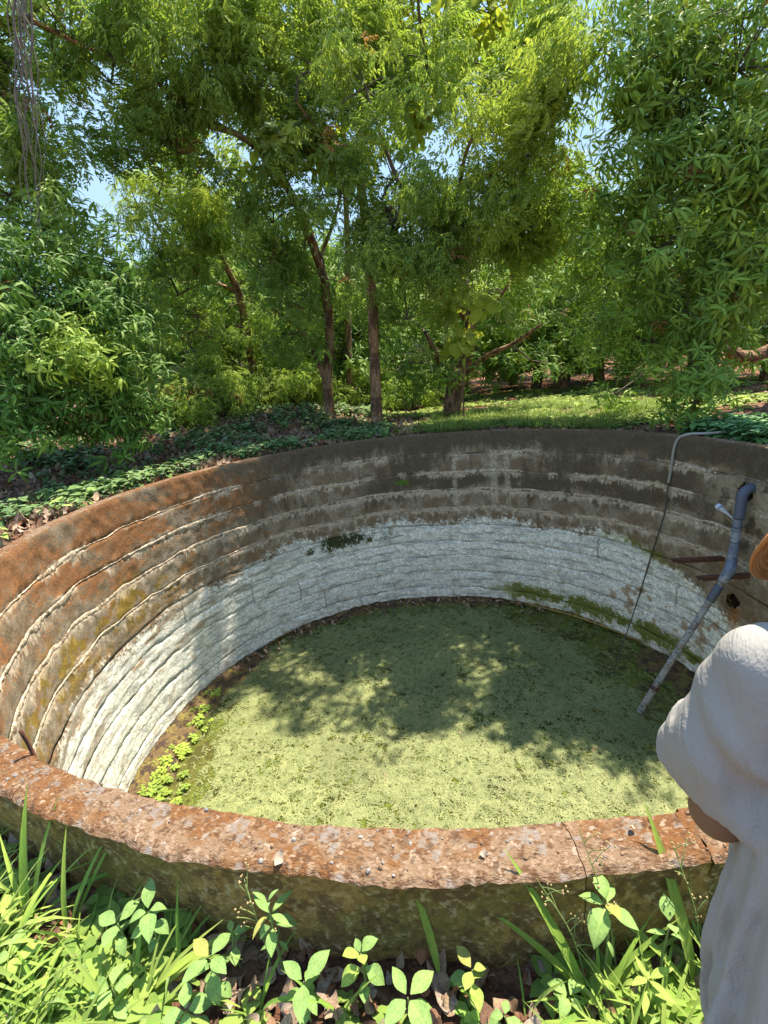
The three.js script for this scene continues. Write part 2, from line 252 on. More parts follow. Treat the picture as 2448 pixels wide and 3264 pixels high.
{
  const NR = 96, NT = 300, p = [], uv = [], col = [], ix = [];
  for (let j = 0; j <= NR; j++) { const t = j / NR, r = RO - 0.06 + 3.5 * t + 340 * Math.pow(t, 6);
    for (let i = 0; i <= NT; i++) { const th = -Math.PI + i / NT * TAU, q = pol(th, r, 0); const y = gh(q[0], q[2]) - (j === 0 ? 0.05 : 0); p.push(q[0], y, q[2]); uv.push(q[0] / 1.6, q[2] / 1.6);
      const red = sm(-8, 10, th / RAD) * sm(150, 110, th / RAD) * sm(4.8, 6.5, r), n = T(NA, q[0] / 5, q[2] / 5); const c = [lerp(0.60, 0.70, red), lerp(0.60, 0.54, red), lerp(0.58, 0.45, red)]; const k = 0.8 + 0.4 * n; col.push(c[0] * k, c[1] * k, c[2] * k); } }
  for (let j = 0; j < NR; j++) for (let i = 0; i < NT; i++) { const a = j * (NT + 1) + i; ix.push(a, a + NT + 1, a + 1, a + 1, a + NT + 1, a + NT + 2); }
  const g = new THREE.BufferGeometry(); g.setAttribute('position', new THREE.Float32BufferAttribute(p, 3)); g.setAttribute('uv', new THREE.Float32BufferAttribute(uv, 2)); g.setAttribute('color', new THREE.Float32BufferAttribute(col, 3)); g.setIndex(ix.map((_, k) => ix[k % 3 === 0 ? k : k % 3 === 1 ? k : k])); g.computeVertexNormals();
  tag(mesh('ground', g, mSoil), 'brown and red orchard soil around the tank', null, null, 'structure');
}

// ------------------------------------------------------------------ water, mud, duckweed
const R0 = rng(7);
const matEdge = (th) => { const t = th / RAD; // radius out to which the duckweed mat reaches
  let r = 3.95; r -= 0.70 * sm(-55, -80, t) * sm(-135, -110, t); r -= 0.40 * sm(-45, -15, t) * sm(75, 45, t); r -= 0.95 * sm(40, 66, t) * sm(125, 105, t); return r + (T(NA, th * 0.9, 0.4) - 0.5) * 0.55; };
const waterMap = tex(1024, 1024, (u, v, c) => { const f = T(ND, u * 4, v * 4), b = T(NB, u * 3, v * 3), a = T(NA, u, v); c[0] = 74; c[1] = 82; c[2] = 34; mixc(c, [102, 112, 46], sm(0.42, 0.66, f)); mixc(c, [50, 52, 26], sm(0.5, 0.7, b) * 0.8); mixc(c, [86, 82, 40], sm(0.5, 0.7, a) * 0.5); });
const mWater = new THREE.MeshPhysicalMaterial({ map: waterMap, roughness: 0.18, specularIntensity: 0.6, bumpMap: bumpFor(3, 3), bumpScale: 0.004 });
tag(mesh('pond_water', grid(120, 30, (u, v) => { const th = -Math.PI + u * TAU, r = v * (RI + 0.04); const q = pol(th, r, WATER); return [...q, q[0] / 3, q[2] / 3]; }), mWater), 'still dark green water at the bottom of the tank', null, null, 'structure');
const mudMap = tex(512, 512, (u, v, c) => { const f = T(ND, u, v), b = T(NB, u * 2, v * 2), a = T(NA, u, v); c[0] = 96; c[1] = 76; c[2] = 46; mixc(c, [112, 100, 44], sm(0.45, 0.7, a)); mixc(c, [62, 46, 32], sm(0.5, 0.75, b)); const k = 0.85 + 0.3 * f; c[0] *= k; c[1] *= k; c[2] *= k; });
const mMud = new THREE.MeshStandardMaterial({ map: mudMap, roughness: 0.75, bumpMap: bumpFor(1, 1), bumpScale: 0.02 });
for (const [a, b, w, h] of [[-140, -40, 0.8, 0.12], [-46, 34, 0.42, 0.10], [62, 125, 1.0, 0.09]])
  tag(mesh('mud_bank', grid(140, 14, (u, v) => { const th = lerp(a, b, u) * RAD, e = sm(0, 0.16, u) * sm(1, 0.84, u), r = RI + 0.05 - v * w; const q = pol(th, r, 0); const y = WATER - 0.03 + e * (h * (1 - v) ** 1.3 + (T(NB, q[0] / 1.2, q[2] / 1.2) - 0.5) * 0.07 * (1 - v)); return [q[0], y, q[2], q[0] / 0.9, q[2] / 0.9]; }), mMud), 'wet mud along the foot of the tank wall', null, null, 'structure');
function instanced(name, geo, mat, mats, cols, parent = scene, kind = 'stuff') {
  const m = new THREE.InstancedMesh(geo, mat, mats.length); mats.forEach((q, i) => m.setMatrixAt(i, q)); if (cols) cols.forEach((q, i) => m.setColorAt(i, q));
  m.name = parent === scene ? numbered(name) : name; m.castShadow = m.receiveShadow = true; m.userData.kind = kind; parent.add(m); return m;
}
const M4 = (p, q, s) => new THREE.Matrix4().compose(p, q, typeof s === 'number' ? V(s, s, s) : s);
const Q = (x, y, z) => new THREE.Quaternion().setFromEuler(new THREE.Euler(x, y, z, 'YXZ'));
{ // floating fronds, too many to count; bare spots leave the dark water open
  const b = new MB(), R = rng(5);
  for (let k = 0; k < 13; k++) { const a = R() * TAU, d = Math.sqrt(R()) * 0.042, r = 0.005 + R() * 0.006, e = R() * 3; const x = Math.cos(a) * d, z = Math.sin(a) * d, o = b.p.length / 3; b.p.push(x, 0.003 + R() * 0.003, z); b.uv.push(0, 0); for (let i = 0; i < 6; i++) { b.p.push(x + Math.cos(i / 6 * TAU + e) * r, R() * 0.003, z + Math.sin(i / 6 * TAU + e) * r * 0.8); b.uv.push(0, 0); } for (let i = 0; i < 6; i++) b.i.push(o, o + 1 + (i + 1) % 6, o + 1 + i); }
  const geo = b.geo(), ms = [], cs = [], R2 = rng(77);
  for (let k = 0; k < 95000; k++) {
    const th = (R2() * 2 - 1) * Math.PI, r = Math.sqrt(R2()) * 4.12, q = pol(th, r, 0), e = matEdge(th);
    const n = T(NB, q[0] / 1.4, q[2] / 1.4), f = T(ND, q[0] / 2.6, q[2] / 2.6), a = T(NA, q[0] / 4, q[2] / 4);
    const dens = sm(e + 0.25, e - 0.35, r + (n - 0.5) * 0.5) * (1 - 1.25 * sm(0.44, 0.66, T(ND, q[0] / 1.3, q[2] / 1.3) * 0.55 + n * 0.2 + T(NA, q[0] / 2.3 + q[2] / 9, q[2] / 1.2) * 0.25) * 0.8) + 0.05;
    if (R2() > dens) continue;
    ms.push(M4(V(q[0], WATER + 0.004 + R2() * 0.006, q[2]), Q((R2() - 0.5) * 0.14, R2() * TAU, (R2() - 0.5) * 0.14), 0.7 + R2() * 0.6));
    const y = R2(), g = 0.62 + 0.45 * a; cs.push(L(lerp(0.14, 0.29, y) * g, lerp(0.18, 0.31, y) * g, lerp(0.055, 0.12, y) * g));
  }
  const o = instanced('duckweed', geo, new THREE.MeshPhysicalMaterial({ color: 0xffffff, roughness: 0.7 }), ms, cs);
  tag(o, 'pale green duckweed mat floating on the tank water', 'duckweed', null, 'stuff');
}

// ------------------------------------------------------------------ leaves
function leafGeo({ len, wid, seg = 4, fold = 0.25, droop = 0.3, wave = 0, tip = 0.0, peak = 0.42, stalk = 0.04 }) { // lies along +z from the origin, face up
  const p = [], uv = [], ix = []; let y = 0, z = stalk * len, ang = 0;
  for (let j = 0; j <= seg; j++) {
    const t = j / seg, q = t < peak ? Math.sin(t / peak * Math.PI / 2) : Math.cos((t - peak) / (1 - peak) * Math.PI / 2), w = (j === 0 ? 0.06 : j === seg ? tip : Math.max(0.08, q)) * wid / 2;
    const up = fold * w, wv = Math.sin(t * 9) * wave * wid;
    p.push(-w, y + up + wv, z, 0, y, z, w, y + up - wv, z); uv.push(0.5 - w / wid, t, 0.5, t, 0.5 + w / wid, t);
    ang += droop / seg; y -= Math.sin(ang) * len / seg; z += Math.cos(ang) * len / seg;
  }
  for (let j = 0; j < seg; j++) { const a = j * 3; ix.push(a, a + 3, a + 1, a + 1, a + 3, a + 4, a + 1, a + 4, a + 2, a + 2, a + 4, a + 5); }
  const g = new THREE.BufferGeometry(); g.setAttribute('position', new THREE.Float32BufferAttribute(p, 3)); g.setAttribute('uv', new THREE.Float32BufferAttribute(uv, 2)); g.setIndex(ix); g.computeVertexNormals(); return g;
}
function quadLeaf(len, w) { const g = new THREE.BufferGeometry(); g.setAttribute('position', new THREE.Float32BufferAttribute([0, 0, 0, -w / 2, w * 0.16, len * 0.42, w / 2, w * 0.16, len * 0.42, 0, -len * 0.16, len], 3)); g.setAttribute('uv', new THREE.Float32BufferAttribute([0.5, 0, 0, 0.4, 1, 0.4, 0.5, 1], 2)); g.setIndex([0, 1, 3, 0, 3, 2]); g.computeVertexNormals(); return g; }
function neemTuft(seed) { // a twig end with feathered leaves fanned round it, drooping
  const R = rng(seed), b = new MB(), lf = quadLeaf(0.080, 0.027);
  const n = 8;
  for (let k = 0; k < n; k++) {
    const az = k / n * TAU + R() * 0.7, rise = 0.75 - R() * 1.1, len = 0.24 + R() * 0.12; let p = V(0, R() * 0.1, 0), an = rise; const m = 6;
    for (let j = 0; j < m; j++) {
      const d = V(Math.cos(az) * Math.cos(an), Math.sin(an), Math.sin(az) * Math.cos(an)), q = p.clone().addScaledVector(d, len / m);
      if (j > 0) for (const sd of [-1, 1]) { const e = new THREE.Quaternion().setFromEuler(new THREE.Euler(-an * 0.6 + 0.35 + R() * 0.4, Math.PI / 2 - az + sd * (1.0 + R() * 0.25) + 0, sd * 0.3, 'YXZ')); b.add(lf, M4(q, e, 0.85 + R() * 0.3)); }
      p = q; an -= 0.26 + R() * 0.1;
    }
    b.add(lf, M4(p, new THREE.Quaternion().setFromEuler(new THREE.Euler(0.7, Math.PI / 2 - az, 0, 'YXZ')), 1));
  }
  return b.geo();
}
function mangoTuft(seed, len = 0.21, n = 11, dr = 0.9) { // whorl of long, hanging leaves
  const R = rng(seed), b = new MB(), ls = [0, 1].map((k) => leafGeo({ len, wid: len * (0.18 + 0.04 * k), seg: 4, fold: 0.35, droop: dr + k * 0.4, wave: 0.03, peak: 0.45 }));
  for (let k = 0; k < n; k++) { const az = k * 2.4 + R() * 0.9, rise = 0.6 - k / n * 1.2 + (R() - 0.5) * 0.8; b.add(ls[k % 2], M4(V(0, 0.05 - k * 0.008, 0), new THREE.Quaternion().setFromEuler(new THREE.Euler(-rise, az, (R() - 0.5) * 0.9, 'YXZ')), 0.6 + R() * 0.65)); }
  return b.geo();
}
function teakTuft(seed) { // a few broad leaves on a shoot
  const R = rng(seed), b = new MB(), lf = leafGeo({ len: 0.30, wid: 0.19, seg: 4, fold: 0.22, droop: 0.7, wave: 0.04, peak: 0.5, stalk: 0.1 });
  for (let k = 0; k < 6; k++) { const az = k * 1.57 + (k >> 1) * 0.5 + R() * 0.4; b.add(lf, M4(V(0, k * 0.06, 0), new THREE.Quaternion().setFromEuler(new THREE.Euler(-0.5 + R() * 0.8, az, (R() - 0.5) * 0.4, 'YXZ')), 0.7 + R() * 0.5)); }
  return b.geo();
}
const leafMat = (tr, ro) => new THREE.MeshPhysicalMaterial({ color: 0xffffff, roughness: ro, transmission: tr, thickness: 0, ior: 1.4, specularIntensity: 0.8, side: THREE.DoubleSide });
const KIND = {
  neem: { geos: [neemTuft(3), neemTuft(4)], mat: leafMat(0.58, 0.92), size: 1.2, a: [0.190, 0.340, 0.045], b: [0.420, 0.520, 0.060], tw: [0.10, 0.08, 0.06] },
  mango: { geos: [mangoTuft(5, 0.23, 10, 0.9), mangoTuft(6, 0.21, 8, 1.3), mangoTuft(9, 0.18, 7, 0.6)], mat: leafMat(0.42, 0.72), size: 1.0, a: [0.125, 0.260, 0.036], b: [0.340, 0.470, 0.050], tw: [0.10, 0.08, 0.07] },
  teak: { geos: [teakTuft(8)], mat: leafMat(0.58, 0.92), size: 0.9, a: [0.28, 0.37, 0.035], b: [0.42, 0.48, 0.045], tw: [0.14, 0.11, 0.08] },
};
const barkMap = tex(512, 512, (u, v, c) => { const f = T(ND, u, v), s = T(NB, u * 3, v * 0.7), a = T(NA, u, v); c[0] = 150; c[1] = 114; c[2] = 82; mixc(c, [96, 70, 50], sm(0.45, 0.65, s)); mixc(c, [176, 152, 124], sm(0.55, 0.75, a) * 0.5); const k = 0.8 + 0.4 * f; c[0] *= k; c[1] *= k; c[2] *= k; });
const barkBump = tex(512, 512, (u, v, c) => { const q = T(NB, u * 3, v * 0.7) * 0.7 + T(ND, u, v) * 0.3; c[0] = c[1] = c[2] = q * 255; }, false);
const mBark = new THREE.MeshStandardMaterial({ map: barkMap, roughness: 0.95, bumpMap: barkBump, bumpScale: 0.03 });
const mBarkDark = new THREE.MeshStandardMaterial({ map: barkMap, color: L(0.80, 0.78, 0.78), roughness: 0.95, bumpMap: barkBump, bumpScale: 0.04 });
const mTwig = new THREE.MeshStandardMaterial({ color: L(0.10, 0.08, 0.06), roughness: 0.95 });

// clump: [centre, rx, ry, rz, tufts]. Returns the things that hang in it
function fillCrown(tree, base, kind, clumps, R, limbPts, opt = {}) {
  const K = KIND[kind], per = K.geos.map(() => ({ m: [], c: [] })), tw = new MB(), up = V(0, 1, 0);
  for (const [c, rx, ry, rz, n0, tone = 0.5] of clumps) {
    let best = null, bd = 1e9; for (const p of limbPts) { const d = p.distanceTo(c) + (p.y > c.y ? 0.6 * (p.y - c.y) : 0); if (d < bd) { bd = d; best = p; } }
    if (best && bd > 0.15) { const mid = best.clone().lerp(c, 0.5).add(V((R() - 0.5) * 0.3, 0.12 * bd, (R() - 0.5) * 0.3)); tw.add(tube([best, mid, c].map((p) => p.clone().sub(base)), [Math.min(0.06, 0.020 + bd * 0.014), 0.016], 6, 0.1, R() * 9, 4, false)); }
    const n = Math.round(n0 * (kind === 'neem' ? 0.225 : kind === 'mango' ? 0.42 : 0.9)), ns = Math.max(5, Math.round(n / 11)), subs = [];
    for (let s = 0; s < ns; s++) { let d; do d = V(R() * 2 - 1, R() * 2 - 1, R() * 2 - 1); while (d.lengthSq() > 1); const q = d.length(); d.multiplyScalar(Math.pow(q, 0.4) / Math.max(q, 1e-3) * 0.92); const p = c.clone().add(V(d.x * rx, d.y * ry, d.z * rz)); subs.push([p, d, 0.75 + R() * 0.5]);
      const mid = c.clone().lerp(p, 0.55).add(V(0, 0.1 * ry, 0)); tw.add(tube([c, mid, p].map((x) => x.clone().sub(base)), [0.015, 0.005], 4, 0, 1, 3, false)); }
    for (let k = 0; k < n; k++) {
      const [sp, d, tn] = subs[Math.floor(R() * ns)], sig = 0.40 * Math.min(rx, ry, rz) + 0.10; const g = () => (R() + R() + R() - 1.5) * 1.15;
      const p = V(sp.x + g() * sig, sp.y + g() * sig * 0.8, sp.z + g() * sig), dir = V(d.x + (R() - 0.5), d.y * 0.5 + 0.55 + (R() - 0.5) * 0.8, d.z + (R() - 0.5)).normalize();
      if (opt.reject && opt.reject(p)) continue;
      const q = new THREE.Quaternion().setFromUnitVectors(up, dir).multiply(Q(0, R() * TAU, 0)), v = Math.floor(R() * per.length), s = K.size * (opt.scale || 1) * (0.75 + R() * 0.5);
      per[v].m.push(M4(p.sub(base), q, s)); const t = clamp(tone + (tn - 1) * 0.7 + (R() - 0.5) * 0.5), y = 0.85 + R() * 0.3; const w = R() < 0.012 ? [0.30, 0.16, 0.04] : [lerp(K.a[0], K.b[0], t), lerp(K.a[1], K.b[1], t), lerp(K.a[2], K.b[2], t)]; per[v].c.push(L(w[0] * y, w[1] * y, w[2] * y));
    }
  }
  if (tw.i.length) mesh('twigs', tw.geo(), mTwig, tree).userData.kind = 'stuff';
  per.forEach((q, v) => { if (q.m.length) instanced('crown', K.geos[v], K.mat, q.m, q.c, tree); });
}
function tree(name, label, kind, trunk, tr, limbs, clumps, seed, opt = {}) {
  const base = trunk[0].clone(); base.y = Math.min(base.y, gh(base.x, base.z)); const R = rng(seed);
  const t = thing(name, label, 'tree', base, opt.group), bark = opt.bark || mBark, pts = [];
  const root = trunk[0].clone().add(V(0, -0.25, 0));
  mesh('trunk', tube([root, ...trunk].map((p) => p.clone().sub(base)), [tr[0] * 1.25, ...tr], 14, 0.16, seed, 6), bark, t);
  const gather = (ps, f) => { const c = new THREE.CatmullRomCurve3(ps); for (let k = Math.round(24 * f); k <= 24; k++) pts.push(c.getPoint(k / 24)); };
  gather(trunk, 0.5);
  for (const [ps, r0, r1] of limbs) { mesh('limb', tube(ps.map((p) => p.clone().sub(base)), [r0, (r0 + r1) / 2, r1], 10, 0.14, seed + r0 * 77, 6), bark, t); gather(ps, 0.25); }
  fillCrown(t, base, kind, clumps, R, pts, opt); return t;
}
// clump seen at (x, y) with half-sizes (rx, ry) on the sheet, D metres off
const cl = (x, y, rx, ry, D, n, tone = 0.5, depth = 1) => { const k = pxm(D) * 1.05; return [at(x, y, D), rx * k, ry * k, Math.max(rx, ry) * k * depth, n, tone]; };
const onG = (x, y, D) => { const p = at(x, y, D); p.y = gh(p.x, p.z); return p; };
// ------------------------------------------------------------------ trees round the tank
{ // tall straight neem right behind the rim
  const b = V(0.03, 0.3, -11.45); b.y = gh(b.x, b.z);
  tree('neem_tree', 'tall straight neem tree with bare brown trunk just behind the rim', 'neem',
    [b, at(810, 800, 11.5), at(806, 690, 11.5), at(797, 560, 11.5), at(783, 420, 11.6), at(776, 300, 11.6), at(800, 160, 11.7), at(815, 20, 11.8)], [0.145, 0.125, 0.12, 0.11, 0.095, 0.075, 0.05, 0.03], [
      [[at(797, 560, 11.5), at(880, 470, 11.2), at(990, 415, 10.6), at(1125, 330, 9.8), at(1180, 260, 9.4), at(1310, 90, 9.2)], 0.06, 0.02],
      [[at(785, 420, 11.6), at(760, 370, 11.4), at(700, 300, 11.2), at(640, 220, 11)], 0.05, 0.02],
      [[at(776, 300, 11.6), at(850, 220, 11.2), at(930, 180, 10.8)], 0.05, 0.02],
      [[at(990, 415, 10.6), at(1010, 320, 9.6), at(1060, 230, 8.8)], 0.04, 0.02],
      [[at(800, 480, 11.5), at(850, 440, 10.4), at(880, 420, 9.6)], 0.035, 0.015],
    ], [
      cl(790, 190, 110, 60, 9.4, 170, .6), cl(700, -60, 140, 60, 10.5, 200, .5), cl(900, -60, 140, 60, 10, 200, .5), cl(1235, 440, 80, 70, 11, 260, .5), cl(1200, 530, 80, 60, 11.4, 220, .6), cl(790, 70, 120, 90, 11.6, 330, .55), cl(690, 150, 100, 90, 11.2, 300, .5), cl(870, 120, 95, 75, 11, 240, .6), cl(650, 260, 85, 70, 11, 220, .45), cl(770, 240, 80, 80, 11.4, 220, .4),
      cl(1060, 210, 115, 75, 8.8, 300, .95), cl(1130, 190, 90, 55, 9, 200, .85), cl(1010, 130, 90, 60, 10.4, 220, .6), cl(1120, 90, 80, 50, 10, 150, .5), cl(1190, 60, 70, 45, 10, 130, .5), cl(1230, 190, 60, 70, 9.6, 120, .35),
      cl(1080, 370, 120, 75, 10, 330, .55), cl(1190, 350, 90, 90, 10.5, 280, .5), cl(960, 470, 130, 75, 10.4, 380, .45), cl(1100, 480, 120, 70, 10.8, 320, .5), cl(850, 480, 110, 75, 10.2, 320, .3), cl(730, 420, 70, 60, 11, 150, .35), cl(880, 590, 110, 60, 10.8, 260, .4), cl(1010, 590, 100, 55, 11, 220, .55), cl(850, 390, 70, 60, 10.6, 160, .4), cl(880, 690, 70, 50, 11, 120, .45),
    ], 101);
}
{ // forked neem further left, its long limb arching up to the left
  const b = V(-1.25, 0.3, -13.2); b.y = gh(b.x, b.z);
  const f = at(707, 830, 13.3);
  tree('neem_tree', 'forked neem tree with a long limb arching up to the left', 'neem',
    [b, f, at(712, 720, 13.3), at(700, 610, 13.2), at(680, 540, 13), at(640, 440, 12.6), at(590, 360, 12.2), at(530, 300, 11.8), at(440, 270, 11.4)], [0.15, 0.13, 0.12, 0.115, 0.11, 0.095, 0.08, 0.06, 0.035], [
      [[f, at(690, 790, 13.2), at(655, 720, 13.1), at(610, 680, 13)], 0.08, 0.03],
      [[at(690, 560, 13), at(720, 480, 13), at(740, 400, 12.8), at(745, 330, 12.8)], 0.05, 0.02],
      [[at(530, 300, 11.8), at(420, 240, 11.4), at(300, 150, 11), at(180, 90, 10.6), at(60, 40, 10.2)], 0.05, 0.02],
      [[at(590, 360, 12.2), at(580, 260, 12), at(560, 160, 11.8)], 0.045, 0.02],
      [[at(440, 270, 11.4), at(340, 270, 11.2), at(270, 300, 11)], 0.03, 0.012],
      [[at(640, 440, 12.6), at(570, 450, 12.3), at(520, 470, 12.2)], 0.035, 0.015],
    ], [
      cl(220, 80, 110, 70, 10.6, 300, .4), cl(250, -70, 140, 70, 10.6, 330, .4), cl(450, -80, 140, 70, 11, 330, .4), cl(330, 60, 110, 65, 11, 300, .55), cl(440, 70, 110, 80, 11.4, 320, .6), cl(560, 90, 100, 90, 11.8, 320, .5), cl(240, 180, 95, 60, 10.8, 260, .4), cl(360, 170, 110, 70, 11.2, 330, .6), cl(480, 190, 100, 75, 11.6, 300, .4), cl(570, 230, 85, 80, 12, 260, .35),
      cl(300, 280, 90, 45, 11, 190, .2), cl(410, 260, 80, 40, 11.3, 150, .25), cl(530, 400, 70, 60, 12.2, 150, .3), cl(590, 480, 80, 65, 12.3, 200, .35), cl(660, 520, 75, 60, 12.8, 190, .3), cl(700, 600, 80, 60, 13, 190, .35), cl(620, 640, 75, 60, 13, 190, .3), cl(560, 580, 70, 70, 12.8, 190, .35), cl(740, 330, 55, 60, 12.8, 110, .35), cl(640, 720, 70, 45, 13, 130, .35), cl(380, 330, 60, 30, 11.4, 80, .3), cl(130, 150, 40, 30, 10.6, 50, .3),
    ], 102);
}
{ // slender third trunk on the bank
  const b = onG(556, 870, 16.5);
  tree('neem_tree', 'slender neem tree on the shaded bank left of the forked trunk', 'neem',
    [b, at(545, 790, 16.5), at(530, 700, 16.3), at(515, 630, 16), at(500, 600, 15.8), at(470, 540, 15.4), at(440, 460, 15)], [0.15, 0.13, 0.12, 0.11, 0.1, 0.07, 0.035], [
      [[at(515, 630, 16), at(450, 610, 15.6), at(380, 640, 15.2)], 0.06, 0.02], [[at(470, 540, 15.4), at(400, 480, 15), at(330, 440, 14.6)], 0.05, 0.02], [[at(530, 700, 16.3), at(450, 715, 15.6), at(390, 720, 15.2)], 0.045, 0.015],
    ], [
      cl(440, 380, 85, 70, 14.6, 330, .95), cl(350, 400, 75, 60, 14.4, 260, .9), cl(480, 440, 70, 70, 14.8, 260, .75), cl(400, 480, 85, 60, 14.6, 300, .7), cl(300, 450, 55, 40, 14.4, 110, .85), cl(340, 540, 80, 45, 14.8, 190, .4), cl(470, 540, 80, 60, 15, 240, .4), cl(390, 600, 80, 45, 15.2, 190, .3), cl(500, 660, 70, 55, 15.6, 180, .4), cl(420, 680, 80, 45, 15.2, 190, .5), cl(560, 730, 60, 50, 16, 150, .4), cl(420, 760, 90, 45, 15.4, 190, .45), cl(520, 790, 60, 45, 15.8, 140, .5),
    ], 103);
}
{ // broad-leaved tree rising behind the neems
  const b = onG(757, 885, 17);
  tree('teak_tree', 'broad leaved tree whose big yellow green leaves show between the neem crowns', 'teak',
    [b, at(755, 800, 17), at(752, 700, 17), at(750, 500, 16.5), at(745, 380, 16), at(740, 200, 15.5), at(740, 40, 15)], [0.12, 0.11, 0.1, 0.09, 0.08, 0.06, 0.03], [
      [[at(745, 380, 16), at(690, 370, 14.5), at(620, 360, 14)], 0.04, 0.015], [[at(740, 200, 15.5), at(850, 120, 14), at(950, 60, 13)], 0.05, 0.02], [[at(740, 200, 15.5), at(640, 110, 14), at(560, 60, 13)], 0.05, 0.02], [[at(850, 120, 14), at(900, 180, 13.5), at(920, 240, 13)], 0.03, 0.015], [[at(950, 60, 13), at(1080, 60, 12.6), at(1180, 120, 12.2)], 0.03, 0.012],
    ], [
      cl(560, 40, 100, 50, 13, 80, .6), cl(680, 60, 110, 60, 13.5, 110, .6), cl(830, 40, 110, 60, 13, 120, .7), cl(960, 50, 100, 60, 12.6, 110, .8), cl(1060, 30, 80, 40, 12.4, 70, .7), cl(1170, 125, 35, 25, 12.2, 22, .9), cl(640, 360, 65, 35, 11.5, 55, .8), cl(730, 300, 60, 60, 15, 60, .5), cl(875, 225, 40, 45, 13, 36, .8), cl(860, 160, 70, 50, 13.6, 60, .6), cl(760, 150, 80, 60, 15, 80, .5), cl(940, 150, 50, 40, 13, 30, .7),
    ], 104);
}
{ // dark mango with forked trunk beyond the rim
  const b = V(2.02, 0.3, -12.45); b.y = gh(b.x, b.z);
  const f = at(985, 835, 12.6);
  tree('mango_tree', 'mango tree with dark leaning forked trunk on red soil behind the rim', 'mango',
    [b, f, at(1008, 770, 12.7), at(1015, 700, 12.8), at(1010, 620, 13)], [0.23, 0.22, 0.15, 0.13, 0.07], [
      [[f, at(962, 815, 12.5), at(950, 780, 12.4), at(920, 720, 12.2)], 0.13, 0.04], [[at(1010, 805, 12.6), at(1050, 770, 12.4), at(1110, 742, 12.2), at(1170, 700, 12)], 0.09, 0.03], [[at(1015, 700, 12.8), at(960, 640, 12.6), at(900, 600, 12.4)], 0.07, 0.02], [[at(1015, 690, 12.8), at(1080, 640, 13), at(1130, 560, 13.2)], 0.07, 0.02],
    ], [
      cl(930, 640, 110, 65, 13.4, 320, .4), cl(1050, 630, 110, 65, 13.6, 320, .5), cl(920, 760, 80, 60, 13.4, 240, .15), cl(1080, 700, 90, 45, 13.2, 170, .3), cl(1010, 560, 120, 60, 14, 300, .5), cl(860, 800, 70, 50, 13.6, 190, .15), cl(1120, 590, 90, 60, 13.8, 220, .5), cl(880, 700, 80, 50, 13.6, 190, .25), cl(975, 790, 40, 22, 12.3, 40, .2), cl(1150, 780, 60, 30, 15, 80, .35),
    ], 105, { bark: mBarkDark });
}
{ // mango further back
  const b = onG(1215, 842, 19.2);
  tree('mango_tree', 'low mango tree with three spreading stems at the back of the clearing', 'mango',
    [b, at(1210, 815, 19.2), at(1200, 770, 19.2), at(1195, 700, 19.4)], [0.24, 0.22, 0.14, 0.07], [[[at(1210, 815, 19.2), at(1240, 795, 19), at(1265, 760, 18.8)], 0.13, 0.05], [[at(1208, 810, 19.2), at(1180, 775, 19), at(1140, 740, 18.8)], 0.1, 0.04]], [
      cl(1190, 640, 110, 70, 19, 420, .55), cl(1270, 700, 90, 60, 18.4, 320, .55), cl(1130, 700, 80, 55, 18.4, 260, .4), cl(1220, 730, 80, 40, 18.6, 200, .4), cl(1200, 540, 110, 60, 19.4, 300, .6), cl(1310, 620, 90, 80, 18.8, 320, .5), cl(1300, 780, 60, 40, 17.6, 150, .6),
    ], 106, { bark: mBarkDark });
}
